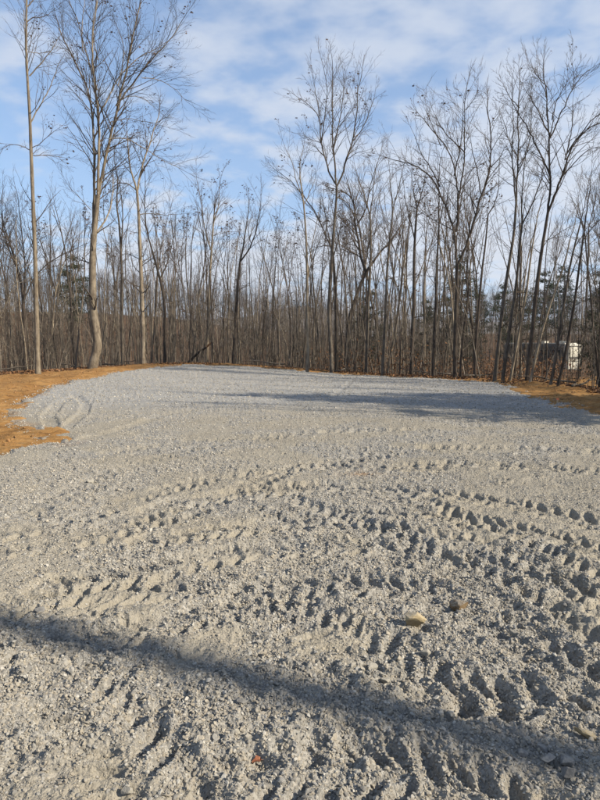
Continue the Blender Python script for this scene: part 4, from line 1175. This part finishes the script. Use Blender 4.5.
# evergreens among the bare trees
def pine_meshes(seed, H, wid, clear, sparse=1.0):
    rg = random.Random(seed)
    trunk = [([Vector((rg.gauss(0, .03), rg.gauss(0, .03), -.4 + (H + .4) * k / 9)) for k in range(10)], [.11 * (1 - .85 * k / 9) for k in range(10)])]
    br = []; V = []; Fs = []
    z = clear * H
    while z < H * .98:
        f = (z - clear * H) / (H * (1 - clear)); L = wid * (1 - f) ** .7 * (.45 + .55 * min(1, f * 5)) + .15
        for j in range(rg.randint(3, 5)):
            a = rg.uniform(0, 6.28); l = L * rg.uniform(.6, 1.15); d = Vector((math.cos(a), math.sin(a), rg.uniform(.0, .35)))
            p = [Vector((0, 0, z)) + d * (l * q / 3) + Vector((0, 0, -.05 * l * (q / 3) ** 2)) for q in range(4)]
            br.append((p, [.02, .015, .010, .005]))
            for c in range(int(40 * l * sparse) + 5):
                t = rg.uniform(.25, 1.05); b = Vector((0, 0, z)) + d * l * t + Vector((rg.gauss(0, .10), rg.gauss(0, .10), rg.gauss(0, .07))) * (1 + l * .4)
                for _ in range(5):
                    dn = Vector((rg.gauss(0, 1), rg.gauss(0, 1), rg.gauss(0.4, .8))).normalized(); w = perp(dn, rg) * .018; ln = rg.uniform(.08, .17)
                    k = len(V); V += [b - w, b + w, b + dn * ln]; Fs.append((k, k + 1, k + 2))
        z += rg.uniform(.28, .5)
    V2, Q2 = tubes_arrays(trunk + [], 8)
    bm_ = tube_mesh('branches', br, 4, M['dark'])
    return np_mesh('trunk', V2, Q2, True, M['dark']), bm_, np_mesh('foliage', np.array([tuple(v) for v in V]), np.array(Fs), False, M['needle'])
PINES = [pine_meshes(800, 7.5, 1.5, .45), pine_meshes(801, 6, 1.7, .15), pine_meshes(802, 8.5, 1.6, .35, .8), pine_meshes(803, 5, 1.4, .12)]
def pine(px, base_Y, top_py, var, label, s=None, group=None):
    x = (px - 300) / F * base_Y; y = base_Y
    z = float(land(np.array([x]), np.array([y]))[0]); top = at(px, top_py, y).z
    H = [7.5, 6, 8.5, 5][var]; s = (top - z) / H
    o = empty('pine_tree', (x, y, z), px * .37); o.scale = (s, s, s)
    a, b, c = PINES[var]
    link('trunk', a, o); link('branches', b, o); link('foliage', c, o)
    tag(o, label, 'tree', group); return o
pine(76, 45, 252, 0, 'small green pine showing its rounded top between the straight and the bent pale trees')
pine(459, 44, 250, 2, 'thin young pine with sparse sprays of green behind the V of the wide-forked tree')
EG = 'dark evergreen standing among the bare trees'
for k, (px, Y, ty, v, lab) in enumerate([
    (425, 52, 300, 1, 'dark bushy evergreen left of the wide-forked tree, low among the bare trunks'), (446, 58, 296, 3, 'dark evergreen directly behind the wide-forked tree'),
    (466, 50, 306, 1, 'low dark evergreen right of the wide-forked trunk'), (541, 62, 268, 0, 'tall evergreen rising behind the middle of the camper'), (520, 58, 290, 1, 'evergreen over the left end of the camper roof'),
    (560, 66, 262, 2, 'tall evergreen rising behind the right half of the camper'), (596, 64, 272, 1, 'dark evergreen at the right edge, beside the white end of the camper'), (604, 40, 285, 3, 'evergreen cut by the right edge of the view'),
    (368, 48, 290, 3, 'dull green evergreen in the gap by the dark leaning trunk'), (500, 66, 282, 0, 'evergreen seen past the leaning grey trunks at right'), (480, 70, 292, 2, 'faint evergreen far back between the wide-forked tree and the leaning trunks')]):
    pine(px, Y, ty, v, lab)

shade_pines()

# ------------------------------------------------------------------ air
def haze():
    V = []; Fs = []; box(V, Fs, (0, 740, 60), (1900, 860, 76))
    m = bpy.data.materials.new('air'); m.use_nodes = True; t = m.node_tree; t.nodes.clear()
    o_ = t.nodes.new('ShaderNodeOutputMaterial'); v = t.nodes.new('ShaderNodeVolumePrincipled')
    v.inputs['Color'].default_value = (.80, .88, 1, 1); v.inputs['Density'].default_value = .0003; v.inputs['Anisotropy'].default_value = 0.1
    t.links.new(v.outputs[0], o_.inputs['Volume'])
    o = link('haze', list_mesh('haze', V, Fs, m)); tag(o, kind='stuff', label='faint blue air between the near wood and the far ridge')
# ------------------------------------------------------------------ camper parked in the wood
def box(V, Fs, c, h, bev=0.0):
    k = len(V)
    for sx in (-1, 1):
        for sy in (-1, 1):
            for sz in (-1, 1): V.append((c[0] + sx * h[0], c[1] + sy * h[1], c[2] + sz * h[2]))
    for f in ((0, 1, 3, 2), (4, 6, 7, 5), (0, 4, 5, 1), (2, 3, 7, 6), (0, 2, 6, 4), (1, 5, 7, 3)): Fs.append(tuple(k + i for i in f))
def box_obj(name, c, h, mat, parent, bev=0.0):
    V = []; Fs = []; box(V, Fs, (0, 0, 0), h)
    o = link(name, list_mesh(name, V, Fs, mat), parent, c)
    if bev:
        b = o.modifiers.new('bevel', 'BEVEL'); b.width = bev; b.segments = 3
    return o
M['camper_white'] = flat_noise('weathered_white_panel', (0.42, 0.405, 0.35), (0.52, 0.505, 0.445), 2.0, 0.45, .4)
M['camper_side'] = flat_noise('dark_side_panel', (0.055, 0.048, 0.042), (0.10, 0.09, 0.08), 1.5, 0.6, .3)  # long side panels, much darker than the white end
M['glass'] = flat_noise('dark_window_glass', (0.02, 0.022, 0.025), (0.03, 0.032, 0.035), 2, 0.15, .5)
M['trim'] = flat_noise('dull_metal_trim', (0.07, 0.065, 0.06), (0.11, 0.105, 0.10), 5, 0.4, .5)
M['rubber'] = flat_noise('tyre_rubber', (0.02, 0.02, 0.02), (0.035, 0.035, 0.035), 9, 0.8, .2)
def disc_mesh(name, r, w, mat, seg=20):
    V = []; Fs = []
    prof = [(r * .55, -w), (r * .92, -w), (r, -w * .6), (r, w * .6), (r * .92, w), (r * .55, w)]
    for i in range(seg):
        a = i * 2 * PI / seg
        for q, yv in prof: V.append((q * math.cos(a), yv, q * math.sin(a)))
    m = len(prof)
    for i in range(seg):
        j = (i + 1) % seg
        for k in range(m): Fs.append((i * m + k, i * m + (k + 1) % m, j * m + (k + 1) % m, j * m + k))
    return list_mesh(name, V, Fs, mat, True)
def camper():
    # white end faces the viewer's right; the long shaded side runs away to the left
    D = 52.0
    c = at(575, 370, D); gz = -1.35
    yaw = R(-57)
    root = empty('camper', (c.x, c.y, gz), yaw)
    L, W, H = 6.8, 2.0, 2.2
    # local: end face at x = +0.9 .. body towards -x
    x1, x0 = 0.0, -L
    prof = [(-W / 2, .5), (W / 2, .5), (W / 2, .5 + H - .22), (W / 2 - .07, .5 + H - .07), (W / 2 - .25, .5 + H), (-W / 2 + .25, .5 + H), (-W / 2 + .07, .5 + H - .07), (-W / 2, .5 + H - .22)]
    # body side walls (dark panels), roof skin and white end cap
    def loft(name, xs, ins, mat):
        V = []; Fs = []
        for x, s in zip(xs, ins):
            for (yv, z) in prof: V.append((x, yv * s, .5 + (z - .5) * (1 - (1 - s) * .6)))
        m = len(prof)
        for i in range(len(xs) - 1):
            for k in range(m): Fs.append((i * m + k, i * m + (k + 1) % m, (i + 1) * m + (k + 1) % m, (i + 1) * m + k))
        Fs.append(tuple(range(m))[::-1]); Fs.append(tuple((len(xs) - 1) * m + k for k in range(m)))
        return link(name, list_mesh(name, V, Fs, mat), root)
    loft('body', [x0, x0 + .1, x1 - .5, x1 - .48], [.95, 1, 1, .99], M['camper_side'])
    loft('end_cap', [x1 - .47, x1 - .12, x1 - .03, x1], [1.012, 1.008, .985, .93], M['camper_white'])
    box_obj('roof', ((x0 + x1) / 2 - .2, 0, .5 + H + .035), (L / 2 - .3, W / 2 - .12, .05), M['camper_white'], root, .03)
    for xx in (-1.1, -3.2): box_obj('roof_vent', (xx, 0, .5 + H + .16), (.34, .3, .09), M['camper_white'], root, .04)
    for xx in (-1.2, -2.4, -5.2):
        f = box_obj('window_frame', (xx, -W / 2 - .012, 1.95), (.42, .012, .28), M['trim'], root)
        box_obj('window_pane', (0, -.014, 0), (.37, .006, .23), M['glass'], f)
    d = box_obj('door', (-3.8, -W / 2 - .012, 1.55), (.33, .014, .92), M['trim'], root); box_obj('handle', (.25, -.02, -.05), (.02, .012, .07), M['glass'], d)
    # the end wall: a band, a lower panel line, bumper and lamps
    for z, hh, m in ((2.50, .035, 'trim'), (1.50, .09, 'trim'), (1.22, .03, 'trim')):
        box_obj('trim_band', (x1 + .004, 0, z), (.012, W / 2 - .13, hh), M[m], root)
    box_obj('bumper', (x1 + .07, 0, .52), (.06, W / 2 - .05, .06), M['trim'], root, .02)
    M['tail'] = M.get('tail') or flat_noise('red_lamp_lens', (0.18, 0.02, 0.015), (0.24, 0.03, 0.02), 4, .3, .5)
    for yv in (-.82, .82): box_obj('tail_lamp', (x1 + .012, yv, .95), (.015, .05, .10), M['tail'], root)
    for xx in (-2.6, -3.45):
        for yv in (-W / 2 + .12, W / 2 - .12):
            t = link('wheel', disc_mesh('wheel', .34, .11, M['rubber']), root, (xx, yv, .34))
            link('rim', disc_mesh('rim', .19, .07, M['trim'], 14), t)
    tag(root, 'camper with sunlit white end and dark side, parked among the trees', 'camper')
camper()

haze()
# ------------------------------------------------------------------ small things
def fallen_log():
    a = at(197, 354, 37.5); b = at(212.5, 342, 36.5)
    root = empty('broken_log', tuple(a))
    M['raw_wood'] = flat_noise('torn_orange_wood', (0.30, 0.15, 0.06), (0.46, 0.26, 0.11), 12, bumpd=.01)
    d = b - a; n = 9
    pts = [d * (k / (n - 1)) + Vector((0, 0, .02 * math.sin(k))) for k in range(n)]
    pts = [-d * .55 - Vector((0, 0, .1))] + pts
    link('stem', tube_mesh('stem', [(pts[:7], [.075, .075, .072, .07, .07, .066, .066])], 9, M['dark']), root)
    V, Q = tubes_arrays([(pts[6:], [.068, .062, .058, .02])], 7)
    link('torn_end', np_mesh('torn_end', V, Q, False, M['raw_wood']), root)
    tag(root, 'broken log leaning up out of the brush, its torn orange end raised', 'log')
fallen_log()
def fallen_limbs():
    rg = random.Random(55)
    for px, Yd, L, az, lab in [(14, 28.6, 2.2, .3, 'fallen grey limb lying left of the straight pale tree'), (70, 31.6, 1.8, 2.6, 'fallen limb lying between the straight and bent pale trees'),
                               (118, 34.0, 2.0, .1, 'fallen limb lying right of the bent pale tree'), (262, 33.6, 2.6, 3.0, 'long fallen limb at the foot of the brown stand'),
                               (352, 31.0, 2.0, .4, 'fallen limb by the foot of the dark leaning trunk'), (425, 28.8, 2.4, 2.8, 'fallen limb left of the wide-forked tree'),
                               (486, 25.6, 1.8, .2, 'fallen limb right of the wide-forked tree'), (545, 22.4, 2.2, 2.9, 'fallen limb in the leaves in front of the camper'), (588, 20.2, 1.8, .5, 'fallen limb by the right edge of the wood')]:
        x, y = (px - 300) / F * Yd, Yd
        z = float(land(np.array([x]), np.array([y]))[0])
        root = empty('fallen_limb', (x, y, z + .05), az)
        n = 8; p = [Vector((L * (k / (n - 1) - .5), rg.gauss(0, .05), .05 + .10 * rg.random() + .25 * k / n)) for k in range(n)]
        link('stem', tube_mesh('stem', [(p, [.045 - .0045 * k for k in range(n)])], 7, M['grey']), root)
        out = {}
        for j in range(5):
            q = p[rg.randint(2, n - 1)]; grow(out, q, Vector((rg.uniform(.2, 1), rg.gauss(0, .8), rg.uniform(0, .9))).normalized(), rg.uniform(.4, .9), .014, 2, 3, rg, .02, .2, (4, 3, 3), (.4, .9))
        link('side_twigs', tube_mesh('side_twigs', [t for l in out.values() for t in l], 3, M['twig']), root)
        tag(root, lab, 'branch')
fallen_limbs()
def marker():
    x, y = gp(557.5, 403, .02)
    root = empty('marker_stake', (x, y, low(np.array([x]), np.array([y]))[0]))
    M['stake'] = flat_noise('raw_pine_stake', (0.42, 0.30, 0.17), (0.55, 0.42, 0.26), 20)
    M['orange'] = flat_noise('orange_marking_paint', (0.75, 0.17, 0.06), (0.85, 0.24, 0.10), 20, .7)
    V = []; Fs = []; box(V, Fs, (0, 0, .02), (.016, .016, .10)); link('stake', list_mesh('stake', V, Fs, M['stake']), root)
    V, Fc = rock_arrays(33, 2, 5, (.036, .034, .03)); link('cap', list_mesh('cap', V, Fc, M['orange']), root, (0, 0, .12))
    tag(root, 'tiny bright orange marker on the right clay bank', 'marker')
marker()
def dead_leaf():
    x, y = gp(258, 756); z = float(interp_surface(np.array([x]), np.array([y]))[0]) + .008
    V = []; Fs = []; n = 9
    for i in range(n):
        t = i / (n - 1); w = .014 * math.sin(PI * min(1, t * .9 + .08)) * (1 + .35 * math.cos(t * 14))
        for s in (-1, 0, 1): V.append(((t - .5) * .050, s * w, .006 * abs(s) + .010 * math.sin(t * 3.2)))
    for i in range(n - 1):
        for k in range(2): Fs.append((i * 3 + k, i * 3 + k + 1, i * 3 + k + 4, i * 3 + k + 3))
    M['rust_leaf'] = flat_noise('rusty_dead_leaf', (0.13, 0.045, 0.025), (0.24, 0.11, 0.06), 60)
    o = link('dead_leaf', list_mesh('dead_leaf', V, Fs, M['rust_leaf']), None, (x, y, z), (0.1, 0.1, 0.5))
    md = o.modifiers.new('thickness', 'SOLIDIFY'); md.thickness = .0012
    tag(o, 'small rusty red dead leaf lying by the deep lug prints at the bottom', 'leaf')
dead_leaf()
